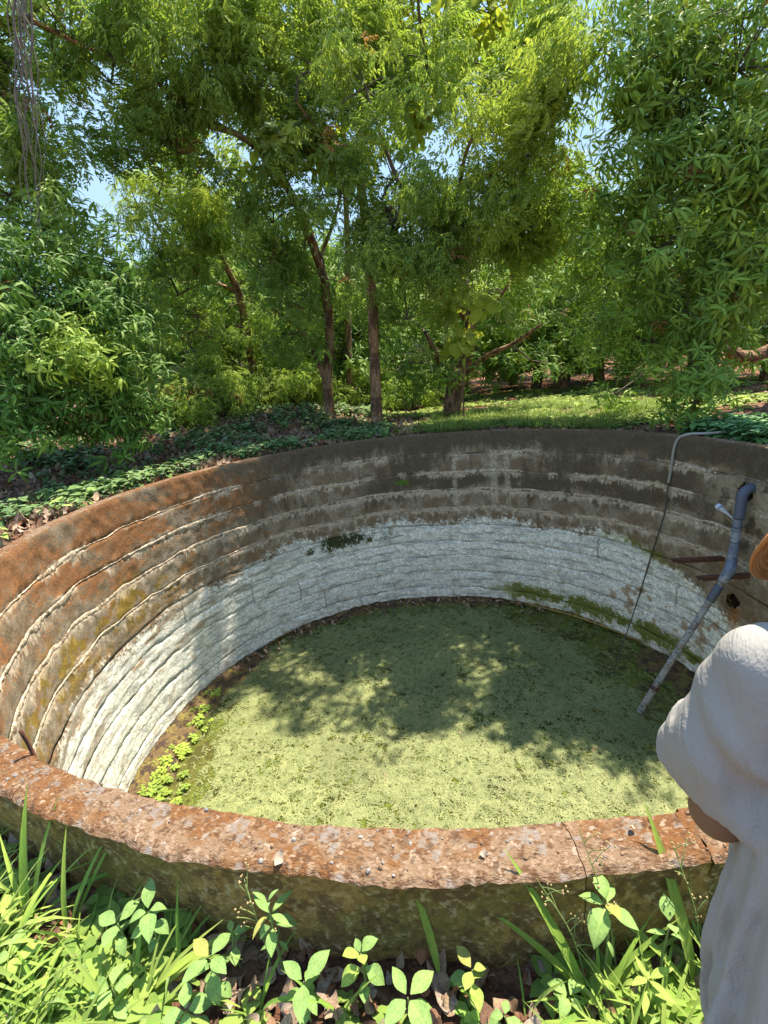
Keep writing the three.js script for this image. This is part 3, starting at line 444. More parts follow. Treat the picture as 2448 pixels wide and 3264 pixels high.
{ // big mango on the right, hanging to the ground
  const b = V(8.3, 0.3, -9.2); b.y = gh(b.x, b.z);
  tree('mango_tree', 'huge leafy mango tree hanging down to the ground on the right', 'mango',
    [b, V(8.1, 1.6, -9.1), V(7.7, 3.2, -8.9), V(7.2, 5.2, -8.8), V(6.8, 7.2, -8.7)], [0.32, 0.28, 0.24, 0.16, 0.06], [
      [[V(8.1, 1.5, -9.1), at(1600, 770, 11.2), at(1500, 640, 10.4), at(1420, 560, 10)], 0.14, 0.04], [[V(7.7, 3.2, -8.9), at(1560, 420, 9.6), at(1440, 330, 9.4), at(1380, 240, 9.2)], 0.12, 0.03], [[V(7.2, 5.2, -8.8), at(1560, 200, 9.6), at(1480, 100, 9.2)], 0.1, 0.03], [[V(8.0, 2.2, -9.0), V(7.6, 2.6, -8.2), V(7.0, 2.7, -7.4)], 0.1, 0.03], [[V(7.4, 4.4, -8.8), V(7.2, 4.6, -8.0), V(6.8, 4.8, -7.4)], 0.08, 0.03],
    ], [
      cl(1400, 130, 70, 70, 9.2, 230, .6), cl(1370, 250, 70, 70, 9.2, 250, .8), cl(1400, 370, 80, 75, 9.4, 300, .6), cl(1360, 480, 85, 70, 9.8, 300, .5), cl(1320, 600, 75, 70, 10, 280, .7), cl(1300, 700, 60, 60, 10.4, 190, .6), cl(1480, 80, 90, 80, 9.2, 300, .5), cl(1500, 230, 90, 80, 9, 320, .5), cl(1500, 380, 95, 80, 9, 340, .45), cl(1480, 520, 100, 80, 9.2, 350, .5), cl(1420, 640, 90, 70, 9.6, 300, .5), cl(1500, 680, 90, 65, 9.0, 300, .45), cl(1400, 740, 80, 55, 9.8, 230, .45), cl(1500, 800, 65, 55, 8.9, 200, .4), cl(1500, 870, 45, 40, 8.8, 110, .3), cl(1590, 150, 90, 100, 9, 330, .4), cl(1600, 320, 90, 80, 9.2, 300, .5), cl(1620, 430, 75, 75, 9, 260, .8), cl(1640, 300, 60, 60, 9, 160, .75), cl(1610, 560, 80, 70, 9, 260, .5), cl(1600, 640, 75, 45, 9.2, 160, .45), cl(1590, 40, 90, 60, 9.4, 250, .4), cl(1690, 500, 60, 90, 9, 200, .5), cl(1400, 30, 60, 50, 9.6, 130, .5), cl(1330, 850, 40, 30, 10.6, 60, .5),
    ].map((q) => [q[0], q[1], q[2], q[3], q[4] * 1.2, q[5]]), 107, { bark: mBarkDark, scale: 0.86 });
}
{ // mango on the left
  const b = V(-8.6, 0.6, -8.6); b.y = gh(b.x, b.z);
  tree('mango_tree', 'bushy mango tree with long leaves darkened in colour for shade on the left edge', 'mango',
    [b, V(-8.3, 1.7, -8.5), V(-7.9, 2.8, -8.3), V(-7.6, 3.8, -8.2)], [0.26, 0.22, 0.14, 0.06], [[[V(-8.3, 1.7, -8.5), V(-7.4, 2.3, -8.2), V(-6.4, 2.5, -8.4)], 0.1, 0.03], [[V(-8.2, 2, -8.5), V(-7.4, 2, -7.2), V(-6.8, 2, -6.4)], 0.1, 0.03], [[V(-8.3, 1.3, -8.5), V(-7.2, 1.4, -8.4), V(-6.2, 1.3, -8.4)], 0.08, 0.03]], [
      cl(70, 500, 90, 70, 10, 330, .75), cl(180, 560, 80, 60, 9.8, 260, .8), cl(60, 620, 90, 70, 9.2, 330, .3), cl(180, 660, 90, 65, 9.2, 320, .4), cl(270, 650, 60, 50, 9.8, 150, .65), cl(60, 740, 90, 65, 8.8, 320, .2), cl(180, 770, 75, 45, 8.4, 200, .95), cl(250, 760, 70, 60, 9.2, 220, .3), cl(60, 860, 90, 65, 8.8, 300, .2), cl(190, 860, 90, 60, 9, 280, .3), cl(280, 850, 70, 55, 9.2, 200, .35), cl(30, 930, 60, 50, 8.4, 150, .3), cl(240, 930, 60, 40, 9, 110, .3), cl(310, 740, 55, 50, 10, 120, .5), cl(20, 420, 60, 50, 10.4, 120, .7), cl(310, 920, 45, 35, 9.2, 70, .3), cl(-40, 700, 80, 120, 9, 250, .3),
    ].map((q) => [q[0], q[1], q[2], q[3], q[4] * 1.5, q[5] > 0.7 ? q[5] * 0.85 : q[5] * 0.2]), 108, { bark: mBarkDark, scale: 0.82 });  // overhead shade put into leaf colour: most clump tones lowered, sunlit ones kept bright
}
{ // tree leaning in at the top left, with a curtain of hanging roots
  const b = V(-9.6, 0.6, -7.0); b.y = gh(b.x, b.z);
  tree('neem_tree', 'tree leaning in from the top left with dangling twigs', 'neem',
    [b, V(-9.4, 3, -7.2), V(-8.6, 5.2, -7.8), V(-7.6, 6.6, -8.3), at(60, 40, 9.8)], [0.2, 0.17, 0.14, 0.1, 0.05], [[[V(-8.6, 5.2, -7.8), at(10, 200, 10), at(60, 300, 10)], 0.05, 0.02], [[at(60, 40, 9.8), at(160, 90, 10), at(250, 130, 10.2)], 0.04, 0.015]], [
      cl(50, 60, 80, 60, 9.8, 200, .35), cl(20, 140, 60, 50, 9.8, 110, .3), cl(120, 40, 60, 35, 9.9, 80, .35), cl(30, 290, 55, 50, 10.2, 110, .3), cl(80, 330, 60, 55, 10.4, 120, .35), cl(40, 390, 60, 45, 10.6, 110, .4), cl(-20, 220, 40, 60, 9.6, 70, .3),
    ], 109);
}
{ // broad-leaved sapling in front of the dark mango
  const b = onG(1003, 905, 11.2);
  tree('teak_sapling', 'young broad leaved sapling with lit yellow green leaves before the dark mango', 'teak',
    [b, at(1000, 840, 11.2), at(1006, 770, 11.1), at(1018, 700, 11), at(1020, 650, 11)], [0.022, 0.02, 0.017, 0.013, 0.008], [[[at(1004, 790, 11.1), at(950, 770, 10.9), at(895, 785, 10.8)], 0.010, 0.005]],
    [cl(1018, 680, 38, 40, 11, 14, .9), cl(1022, 745, 36, 26, 10.9, 12, .9), cl(892, 783, 16, 12, 10.8, 3, .8)], 112);
}
// the wood behind: low, rounded trees filling the background
{
  const R = rng(909), protoD = 22;
  const b = V(0, 0, 0), proto = new THREE.Group();
  const spots = [[-34, 21, .95], [-27, 24, 1.05], [-21, 22, .9], [-15, 25, 1.1], [-9.5, 21, .95], [-4, 24, 1.1], [1.5, 21.5, 1], [6, 25, 1.15], [11, 22.5, 1.05], [16.5, 26, 1.2], [22, 23.5, 1.1], [28, 25, 1.25], [34, 19, 1.1], [40, 18, 1.1], [-40, 17, .9], [3, 31, 1.6], [14, 33, 1.7], [-12, 32, 1.2], [25, 33, 1.7], [-17.5, 18.5, 1.15], [-7, 19.5, 1.35], [-11.5, 22, 1.6], [-1, 20, 1.2], [8.5, 19.5, 1.1], [19, 21, 1.15], [25.5, 19.5, 1.1]];
  let first = null;
  spots.forEach(([a, D, s], i) => {
    const p = V(Math.sin(a * RAD) * D, 0, -Math.cos(a * RAD) * D); p.y = gh(p.x, p.z);
    if (!first) {
      first = tree('orchard_tree', 'round leafy orchard tree in the wood behind the clearing', 'mango', [V(0, 0, 0), V(0.1, 0.9, 0), V(0, 1.8, 0.1), V(0.1, 3, 0)], [0.2, 0.17, 0.12, 0.05], [[[V(0.05, 1, 0), V(0.8, 1.9, 0.3), V(1.6, 2.6, 0.5)], 0.09, 0.03], [[V(0.05, 0.9, 0), V(-0.8, 1.7, -0.2), V(-1.6, 2.4, -0.4)], 0.09, 0.03]], [
        [V(0, 3.9, 0), 1.6, 0.9, 1.6, 380, .6], [V(1.5, 3.0, 0.6), 1.2, 0.9, 1.2, 300, .5], [V(-1.5, 2.9, 0.4), 1.2, 0.9, 1.2, 300, .5], [V(0.2, 2.8, 1.5), 1.3, 1.0, 1.0, 300, .45], [V(0, 2.8, -1.5), 1.3, 1, 1, 200, .4], [V(1.6, 1.7, 1.0), 1.0, 0.8, 1.0, 230, .35], [V(-1.6, 1.6, 1.0), 1.0, 0.8, 1.0, 230, .35], [V(0, 1.5, 1.9), 1.1, 0.7, 0.6, 200, .35], [V(2.0, 1.0, -0.2), .7, .6, .9, 130, .35], [V(-2.0, 1.0, 0), .7, .6, .9, 130, .35],
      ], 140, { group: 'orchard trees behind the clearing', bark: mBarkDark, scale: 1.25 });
      first.position.copy(p); first.rotation.y = R() * TAU; first.scale.setScalar(s);
    } else { const c = first.clone(); c.name = numbered('orchard_tree'); c.userData = { ...first.userData }; c.position.copy(p); c.rotation.y = R() * TAU; c.scale.set(s * (0.9 + R() * 0.2), s * (0.85 + R() * 0.3), s); scene.add(c); }
  });
}
// ------------------------------------------------------------------ leaf litter, ground cover, grass in the clearing
const dryGeos = [0, 1].map((k) => leafGeo({ len: 0.13, wid: k ? 0.05 : 0.085, seg: 7, fold: k ? 0.3 : -0.5, droop: k ? 1.3 : -1.2, wave: 0.10, peak: 0.45 }));
const dryMap = tex(128, 256, (u, v, c) => { const x = Math.abs(u - 0.5) * 2, vein = Math.max(sm(0.07, 0.02, x), sm(0.12, 0.03, Math.abs(((v * 8 - x * 1.5) % 1 + 1) % 1 - 0.5)) * 0.6), n = T(NB, u, v * 2), k = 0.85 + 0.3 * n; c[0] = 235 * k; c[1] = 225 * k; c[2] = 215 * k; mixc(c, [255, 245, 230], vein * 0.5); mixc(c, [90, 70, 55], sm(0.66, 0.8, T(ND, u, v * 2)) * 0.8); });
const mDry = new THREE.MeshStandardMaterial({ color: 0xffffff, map: dryMap, roughness: 0.85, side: THREE.DoubleSide });
const DRY = [[0.26, 0.17, 0.11], [0.38, 0.29, 0.22], [0.20, 0.12, 0.08], [0.42, 0.36, 0.31], [0.28, 0.14, 0.07], [0.46, 0.36, 0.25]];
function scatter(name, label, cat, geo, mat, n, seed, where, place) { const R = rng(seed), ms = [], cs = []; for (let k = 0; k < n; k++) { const p = where(R); if (!p) continue; const [m, c] = place(R, p); ms.push(m); cs.push(c); } const o = instanced(name, geo, mat, ms, cs); tag(o, label, cat, null, 'stuff'); return o; }
const ring = (R, t0, t1, r0, r1, pw = 1) => { const th = lerp(t0, t1, R()) * RAD, r = lerp(r0, r1, Math.pow(R(), pw)), q = pol(th, r, 0); return V(q[0], gh(q[0], q[2]), q[2]); };
const dryAt = (R, p, s = 1) => { const c = DRY[Math.floor(R() * DRY.length)], k = 0.7 + R() * 0.5; p.y += 0.012 + R() * 0.02; return [M4(p, Q((R() - 0.5) * 0.9, R() * TAU, (R() - 0.5) * 0.9), s * (0.6 + R() * 0.8)), L(c[0] * k, c[1] * k, c[2] * k)]; };
scatter('leaf_litter', 'dry grey and brown leaves carpeting the shaded left bank', 'leaf litter', dryGeos[0], mDry, 6500, 201, (R) => ring(R, -115, 5, 4.4, 15, 1.5), (R, p) => dryAt(R, p));
scatter('leaf_litter', 'red brown fallen leaves under the mango trees on the right', 'leaf litter', dryGeos[1], mDry, 5200, 202, (R) => ring(R, 0, 105, 4.4, 20, 1.4), (R, p) => dryAt(R, p));
scatter('leaf_litter', 'pale dry leaves on the ground between the weeds in front', 'leaf litter', dryGeos[0], mDry, 2600, 203, (R) => ring(R, 140, 220, 4.33, 5.3, 1.2), (R, p) => dryAt(R, p, 0.5));
scatter('leaf_litter', 'dead leaves washed up on the mud along the tank wall', 'leaf litter', dryGeos[1], mDry, 260, 204, (R) => { const th = lerp(-60, 40, R()) * RAD, q = pol(th, 4.14 - R() * R() * 0.4, 0); return V(q[0], WATER + 0.06, q[2]); }, (R, p) => dryAt(R, p, 0.8));

function rosette(seed, n, len, wid, h) { const R = rng(seed), b = new MB(), lf = leafGeo({ len, wid, seg: 3, fold: 0.25, droop: 0.5 }); for (let k = 0; k < n; k++) { const az = k * 2.4, y = h * (k / n); b.add(lf, M4(V((R() - 0.5) * 0.03, y, (R() - 0.5) * 0.03), Q(-0.5 + R() * 0.7, az, (R() - 0.5) * 0.4), 0.7 + R() * 0.6)); } return b.geo(); }
function bladeGeo(len, wid, droop, seg = 5) { return leafGeo({ len, wid, seg, fold: 0.5, droop, peak: 0.3, stalk: 0 }); }
function tuftGeo(seed, n, len, wid) { const R = rng(seed), b = new MB(), g = [0.5, 1.0, 1.5].map((d) => bladeGeo(len, wid, d, 4)); for (let k = 0; k < n; k++) b.add(g[k % 3], M4(V((R() - 0.5) * 0.05, 0, (R() - 0.5) * 0.05), Q(-1.35 + R() * 0.7, R() * TAU, 0), 0.5 + R() * 0.7)); return b.geo(); }
const mHerb = leafMat(0.35, 0.85), herb = rosette(31, 11, 0.085, 0.05, 0.12), herb2 = rosette(32, 9, 0.07, 0.045, 0.06), tuft = tuftGeo(33, 12, 0.26, 0.012);
const green = (R, a, b) => { const t = R(), y = 0.8 + 0.4 * R(); return L(lerp(a[0], b[0], t) * y, lerp(a[1], b[1], t) * y, lerp(a[2], b[2], t) * y); };
const herbAt = (a, b, s0, s1) => (R, p) => [M4(p, Q((R() - 0.5) * 0.3, R() * TAU, (R() - 0.5) * 0.3), lerp(s0, s1, R())), green(R, a, b)];
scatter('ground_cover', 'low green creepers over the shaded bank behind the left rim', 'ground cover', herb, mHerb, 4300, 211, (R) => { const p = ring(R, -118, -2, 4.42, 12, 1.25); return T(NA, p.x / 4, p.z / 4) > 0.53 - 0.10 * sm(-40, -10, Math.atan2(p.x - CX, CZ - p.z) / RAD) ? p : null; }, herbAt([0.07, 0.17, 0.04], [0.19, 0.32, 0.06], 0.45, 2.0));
scatter('ground_cover', 'sunlit bright green weeds covering the clearing behind the rim', 'ground cover', herb2, mHerb, 9000, 212, (R) => { const p = ring(R, -4, 62, 4.6, 15, 0.8); const n = T(NA, p.x / 7 + 0.3, p.z / 3.2 + 0.1) * 0.7 + T(NB, p.x / 4, p.z / 4) * 0.3; return n > 0.47 ? p : null; }, herbAt([0.20, 0.31, 0.03], [0.34, 0.42, 0.045], 0.8, 1.6));
scatter('grass', 'short sunlit grass along the far rim of the tank', 'grass', tuft, mHerb, 1500, 213, (R) => { const p = ring(R, 8, 52, 4.4, 9, 1.5); return T(NA, p.x / 5, p.z / 5) > 0.42 ? p : null; }, herbAt([0.17, 0.27, 0.04], [0.26, 0.34, 0.05], 0.7, 1.4));
scatter('ground_cover', 'fresh green weeds behind the rim below the big mango', 'ground cover', herb, mHerb, 520, 214, (R) => ring(R, 66, 84, 4.5, 5.9), herbAt([0.09, 0.24, 0.05], [0.14, 0.32, 0.07], 1.0, 1.9));
scatter('ground_cover', 'dense small weeds in front of the tank on the left', 'ground cover', herb2, mHerb, 420, 215, (R) => ring(R, 196, 222, 4.36, 5.2, 1.0), herbAt([0.18, 0.32, 0.05], [0.32, 0.44, 0.09], 0.7, 1.3));
scatter('ground_cover', 'dense small weeds in front of the tank on the right', 'ground cover', herb2, mHerb, 260, 216, (R) => ring(R, 160, 182, 4.36, 5.0, 1.0), herbAt([0.18, 0.32, 0.05], [0.32, 0.44, 0.09], 0.7, 1.3));
scatter('ground_cover', 'sparse small weeds among the dry leaves in front of the tank', 'ground cover', herb2, mHerb, 26, 220, (R) => ring(R, 180, 198, 4.42, 5.0, 1.0), herbAt([0.18, 0.32, 0.05], [0.32, 0.44, 0.09], 0.6, 1.1));
scatter('grass', 'fine grass tufts in front of the tank on the left', 'grass', tuft, mHerb, 130, 217, (R) => ring(R, 196, 220, 4.40, 5.0), herbAt([0.20, 0.32, 0.05], [0.32, 0.42, 0.08], 0.7, 1.3));
scatter('grass', 'fine grass tufts in front of the tank on the right', 'grass', tuft, mHerb, 90, 218, (R) => ring(R, 162, 182, 4.40, 4.9), herbAt([0.20, 0.32, 0.05], [0.32, 0.42, 0.08], 0.7, 1.3));
scatter('ground_cover', 'tiny bright plants sprouting on the mud by the left wall', 'ground cover', herb2, mHerb, 70, 219, (R) => { const q = [[-80, 3.72], [-87, 3.75], [-92, 3.85], [-97, 3.6], [-70, 4.0]][Math.floor(R() * 5)], p = pol(q[0] * RAD + (R() - 0.5) * 0.16, q[1] + (R() - 0.5) * 0.4, 0); return V(p[0], WATER + 0.03, p[2]); }, herbAt([0.24, 0.36, 0.05], [0.34, 0.44, 0.06], 0.5, 1.0));
// bushes in the background, at the foot of the trunks
for (const [x, y, D, s, lab] of [[600, 850, 15.5, 1, 'green bush at the foot of the slender trunk'], [660, 840, 16.5, 1.1, 'leafy bush behind the forked trunk'], [480, 850, 14, 0.8, 'low bush on the shaded bank'], [370, 840, 13, 0.9, 'bush beside the left mango tree'], [430, 815, 15, 1.3, 'tall bush between the left mango and the slender trunk'], [545, 835, 18, 1.4, 'dense bush just behind the slender trunk'], [330, 800, 14.5, 1.4, 'dark bush right behind the left mango tree'], [800, 850, 17, 1.2, 'bush behind the tall straight trunk'], [890, 855, 16, 0.9, 'low bush left of the dark mango trunk']]) {
  const b = onG(x, y + 20, D), R = rng(x), t = thing('bush', lab, 'bush', b, null); mesh('stem', tube([V(0, -0.1, 0), V(0.05, 0.4, 0), V(0, 0.8, 0.05)], [0.03, 0.02], 6), mTwig, t);
  fillCrown(t, V(0, 0, 0), 'neem', [[V(0, 0.75 * s, 0), 0.8 * s, 0.55 * s, 0.7 * s, 200, .55], [V(0.6 * s, 0.5 * s, 0.2), 0.6 * s, 0.45 * s, 0.6 * s, 130, .5], [V(-0.6 * s, 0.5 * s, 0.2), 0.6 * s, 0.45 * s, 0.6 * s, 130, .5]], R, [V(0, 0.5, 0)]);
}

{ // loose grit on the near rim, bits floating on the mat
  const g = new THREE.IcosahedronGeometry(1, 0), R0 = rng(31); { const P = g.attributes.position; for (let k = 0; k < P.count; k++) { const f = 0.8 + 0.4 * T(NB, P.getX(k) * 0.3 + 0.4, P.getY(k) * 0.3 + P.getZ(k) * 0.2); P.setXYZ(k, P.getX(k) * f, P.getY(k) * f * 0.7, P.getZ(k) * f); } g.computeVertexNormals(); }
  scatter('grit', 'loose pebbles and crumbs of cement on the near rim', 'grit', g, new THREE.MeshStandardMaterial({ color: 0xffffff, roughness: 0.95 }), 260, 231, (R) => { const q = pol(lerp(145, 215, R()) * RAD, RI + 0.015 + R() * 0.135, RIM - 0.004); return V(...q); }, (R, p) => { const k = 0.6 + R() * 0.6, c = R() < 0.45 ? [0.30, 0.28, 0.26] : [0.26, 0.16, 0.09]; return [M4(p, Q(R() * 3, R() * 6, R() * 3), 0.0025 + 0.007 * R() ** 3), L(c[0] * k, c[1] * k, c[2] * k)]; });
  scatter('floating_debris', 'small bits of dead leaf scattered over the duckweed', 'leaf litter', dryGeos[1], mDry, 110, 232, (R) => { const q = pol(R() * TAU, Math.sqrt(R()) * 3.5, WATER + 0.012); return V(...q); }, (R, p) => { const c = DRY[Math.floor(R() * 6)], k = 0.45 + R() * 0.5; return [M4(p, Q((R() - 0.5) * 0.2, R() * TAU, (R() - 0.5) * 0.2), 0.3 + R() * 0.55), L(c[0] * k, c[1] * k, c[2] * k)]; });
}
// ------------------------------------------------------------------ pipe, brackets, hose, holes
const pvcMap = tex(256, 256, (u, v, c) => { const f = T(ND, u, v), b = T(NB, u, v * 2); c[0] = 106; c[1] = 116; c[2] = 134; mixc(c, [140, 146, 156], sm(0.5, 0.75, b)); mixc(c, [66, 70, 78], sm(0.6, 0.8, f) * 0.6); });
const mPvc = new THREE.MeshStandardMaterial({ map: pvcMap, roughness: 0.5 });
const mPvcOld = new THREE.MeshStandardMaterial({ roughness: 0.7, map: tex(256, 512, (u, v, c) => { const f = T(ND, u, v * 2), b = T(NB, u, v * 3); c[0] = 150; c[1] = 150; c[2] = 150; mixc(c, [78, 90, 104], sm(0.5, 0.62, f * 0.6 + b * 0.4)); mixc(c, [150, 116, 96], sm(0.62, 0.75, b) * 0.6); }) });
const mDarkRub = new THREE.MeshStandardMaterial({ color: L(0.085, 0.10, 0.14), roughness: 0.6 });
const mRust = new THREE.MeshStandardMaterial({ roughness: 0.9, map: tex(256, 256, (u, v, c) => { const f = T(ND, u, v), b = T(NB, u, v); c[0] = 96; c[1] = 60; c[2] = 46; mixc(c, [56, 38, 34], sm(0.45, 0.65, b)); mixc(c, [150, 96, 60], sm(0.6, 0.8, f) * 0.7); }) });
const mRope = new THREE.MeshStandardMaterial({ color: L(0.10, 0.09, 0.10), roughness: 0.9 });
{
  const o = V(4.66, -0.22, -5.51), t = thing('drain_pipe', 'blue grey plastic pipe bent out of the tank wall and leaning to the water', 'pipe', o), S = (...p) => p.map((q) => q.clone().sub(o));
  const elbow = V(4.50, -0.24, -5.49), a = V(4.47, -0.56, -5.47), b = V(4.44, -0.93, -5.44), k = V(4.34, -1.20, -5.34), e = V(3.36, -3.30, -5.39);
  mesh('upper_sleeve', tube(S(V(4.76, -0.22, -5.52), V(4.58, -0.18, -5.50), elbow, V(4.485, -0.38, -5.48), a), [0.058, 0.060, 0.062, 0.060, 0.060], 20, 0.02, 1, 8), mDarkRub, t);
  mesh('upper_pipe', tube(S(V(4.48, -0.50, -5.475), a, b, V(4.40, -1.09, -5.40), k), [0.048, 0.050, 0.054, 0.058, 0.062], 20, 0.03, 2, 8), mPvc, t);
  mesh('socket', tube(S(V(4.385, -1.12, -5.385), k, V(4.27, -1.36, -5.345)), [0.062, 0.070, 0.058], 20, 0.02, 3, 6), mPvc, t);
  const dir = e.clone().sub(k);
  mesh('lower_pipe', tube(S(k, k.clone().addScaledVector(dir, 0.3), k.clone().addScaledVector(dir, 0.65), e.clone().add(V(0, -0.03, 0))), [0.042, 0.04, 0.042, 0.046], 16, 0.03, 4, 10), mPvcOld, t);
  mesh('dark_joint', tube(S(k.clone().addScaledVector(dir, 0.10), k.clone().addScaledVector(dir, 0.20)), [0.052, 0.050], 16, 0, 4, 4), mDarkRub, t);
  for (const q of [0.01, 0.815, 0.83]) mesh('rope_tie', (() => { const c = k.clone().addScaledVector(dir, q), n = dir.clone().normalize(), g = new THREE.TorusGeometry(0.056, 0.009, 6, 20); g.applyQuaternion(new THREE.Quaternion().setFromUnitVectors(V(0, 0, 1), n)); g.translate(c.x - o.x, c.y - o.y, c.z - o.z); return g; })(), mRust, t);
  for (const y of [-0.66, -0.86]) { const g = new THREE.TorusGeometry(0.056, 0.006, 6, 20); g.rotateX(Math.PI / 2); const c = V(lerp(4.47, 4.445, (y + 0.56) / -0.37), y, -5.455); g.translate(c.x - o.x, c.y - o.y, c.z - o.z); mesh('wire_tie', g, mRope, t); }
  const sp = tube(S(V(4.46, -0.60, -5.48), V(4.44, -0.54, -5.60), V(4.42, -0.49, -5.72)), [0.012, 0.016, 0.034], 12, 0, 1, 5); const stub = mesh('spout', sp, new THREE.MeshStandardMaterial({ color: L(0.42, 0.42, 0.42), roughness: 0.5 }), t);
  mesh('spout_cap', (() => { const g = new THREE.CylinderGeometry(0.04, 0.044, 0.05, 18); g.applyQuaternion(new THREE.Quaternion().setFromUnitVectors(V(0, 1, 0), V(-0.15, 0.4, -0.9).normalize())); g.translate(4.415 - o.x, -0.475 - o.y, -5.75 - o.z); return g; })(), new THREE.MeshStandardMaterial({ color: L(0.5, 0.55, 0.66), roughness: 0.4 }), stub);
}
function rail(name, label, p0, p1) { // rusty angle iron
  const o = p1, t = thing(name, label, 'bracket', o.clone(), 'rusty brackets in the tank wall'), d = p0.clone().sub(p1), len = d.length(), q = new THREE.Quaternion().setFromUnitVectors(V(1, 0, 0), d.clone().normalize()), b = new MB();
  const m = (x0, x1, y0, y1, z0, z1) => { const g = grid(1, 1, () => [0, 0, 0]); const bx = new THREE.BoxGeometry(x1 - x0, y1 - y0, z1 - z0); bx.translate((x0 + x1) / 2, (y0 + y1) / 2, (z0 + z1) / 2); bx.applyQuaternion(q); return bx; };
  mesh('top_flange', m(-0.06, len, 0, 0.012, -0.03, 0.03), mRust, t); mesh('web', m(-0.06, len * 0.95, -0.045, -0.001, 0.017, 0.029), mRust, t); mesh('end_lip', m(-0.06, len * 0.90, -0.047, -0.002, -0.029, -0.019), mRust, t);
}
rail('iron_bracket', 'upper rusty iron bracket sticking out of the tank wall', V(3.912, -1.23, -5.85), V(4.62, -1.23, -5.79));
rail('iron_bracket', 'lower rusty iron bracket holding the bent pipe', V(3.977, -1.30, -5.418), V(4.66, -1.30, -5.374));
function hole(label, th, d, rx, ry, seed) { // broken opening: a dark mud-lined hollow with a ragged lip
  const c = V(...pol(th, RI, RIM - d)), o = thing('wall_hole', label, 'hole', c), n = V(-Math.sin(th), 0, Math.cos(th)), tx = V(Math.cos(th), 0, Math.sin(th)), R = rng(seed), rad = Array.from({ length: 14 }, () => 0.72 + R() * 0.5);
  const g = grid(14, 5, (u, v) => { const a = u * TAU, k = rad[Math.round(u * 14) % 14], rr = [1.7, 1.45, 1.3, 1.1, 0.6, 0][Math.round(v * 5)], dep = [-0.045, -0.10, -0.17, -0.23, -0.26, -0.27][Math.round(v * 5)]; const p = tx.clone().multiplyScalar(Math.cos(a) * rx * k * rr).add(V(0, Math.sin(a) * ry * k * rr, 0)).addScaledVector(n, dep); return [p.x, p.y, p.z, u, v]; });
  mesh('hollow', g, new THREE.MeshStandardMaterial({ color: L(0.060, 0.028, 0.014), roughness: 1, side: THREE.DoubleSide }), o);
}
hole('round hole in the tank wall where the pipe comes out', 84.3 * RAD, 0.60, 0.12, 0.12, 3);
hole('small jagged hole with rust run in the lower wall', 85.0 * RAD, 2.14, 0.11, 0.12, 9);
{ // hose over the rim: thick grey end sleeved over a thin dark line
  const pts = [V(4.85, 0.40, -6.35), V(4.62, 0.385, -6.44), V(4.44, 0.375, -6.55), V(4.36, 0.30, -6.64), V(4.33, -0.2, -6.69), V(4.322, -0.36, -6.70)], o = V(4.5, 0.38, -6.52), t = thing('hose', 'grey hose hung over the rim with a thin line down to the water', 'hose', o), S = (a) => a.map((q) => q.clone().sub(o));
  mesh('thick_hose', tube(S(pts), [0.019, 0.019], 10, 0, 1, 8), new THREE.MeshStandardMaterial({ color: L(0.30, 0.28, 0.25), roughness: 0.7 }), t);
  mesh('thin_line', tube(S([V(4.322, -0.30, -6.70), V(4.31, -0.79, -6.70), V(4.25, -1.61, -6.86), V(4.14, -2.6, -7.0), V(3.50, -3.36, -6.39)].map((p, i) => i === 4 ? V(3.5, -3.36, -6.39) : p)), [0.012, 0.011, 0.010, 0.009], 8, 0, 1, 8), new THREE.MeshStandardMaterial({ color: L(0.06, 0.055, 0.045), roughness: 0.6 }), t);
}
{ // rebar stub on the rim
  const o = V(-1.46, RIM - 0.01, -1.50), t = thing('rebar_stub', 'short rusty iron rod standing up from the near rim on the left', 'rod', o);
  mesh('rod', tube([V(0, -0.05, 0), V(-0.004, 0.05, 0), V(-0.012, 0.12, 0.004)], [0.008, 0.007], 8, 0.1, 2, 5), mRust, t);
}
for (const [x, z, s, i, lab] of [[-0.40, -0.96, 0.34, 5, 'round pale dry leaf lying on the near rim'], [0.17, -0.94, 0.22, 1, 'small grey leaf on the middle of the near rim'], [0.62, -0.98, 0.2, 1, 'small grey leaf near the right end of the rim']]) { const m = mesh('fallen_leaf', dryGeos[0], new THREE.MeshStandardMaterial({ color: L(...DRY[i]), roughness: 0.85, side: THREE.DoubleSide })); m.position.set(x, RIM + 0.006, z); m.rotation.set(0.05, x * 9, 0.1); m.scale.setScalar(s); tag(m, lab, 'leaf'); }
for (const [th, r, s, lab] of [[-84.8, 2.7, 1.6, 'brown curled husk floating near the left of the duckweed'], [150, 1.9, 1.0, 'dark leaf floating on the duckweed near the front'], [-150, 1.4, 0.9, 'small orange leaf floating left of centre'], [100, 2.0, 1.1, 'pale leaf floating on the right side of the duckweed'], [-120, 0.9, 0.8, 'pinkish leaf floating in the middle of the duckweed']]) { const q = pol(th * RAD, r, WATER + 0.02), m = mesh('floating_leaf', dryGeos[1], new THREE.MeshStandardMaterial({ color: L(...DRY[Math.abs(Math.round(th)) % 6]), roughness: 0.8, side: THREE.DoubleSide })); m.position.set(...q); m.rotation.y = th; m.scale.setScalar(s); tag(m, lab, 'leaf'); }
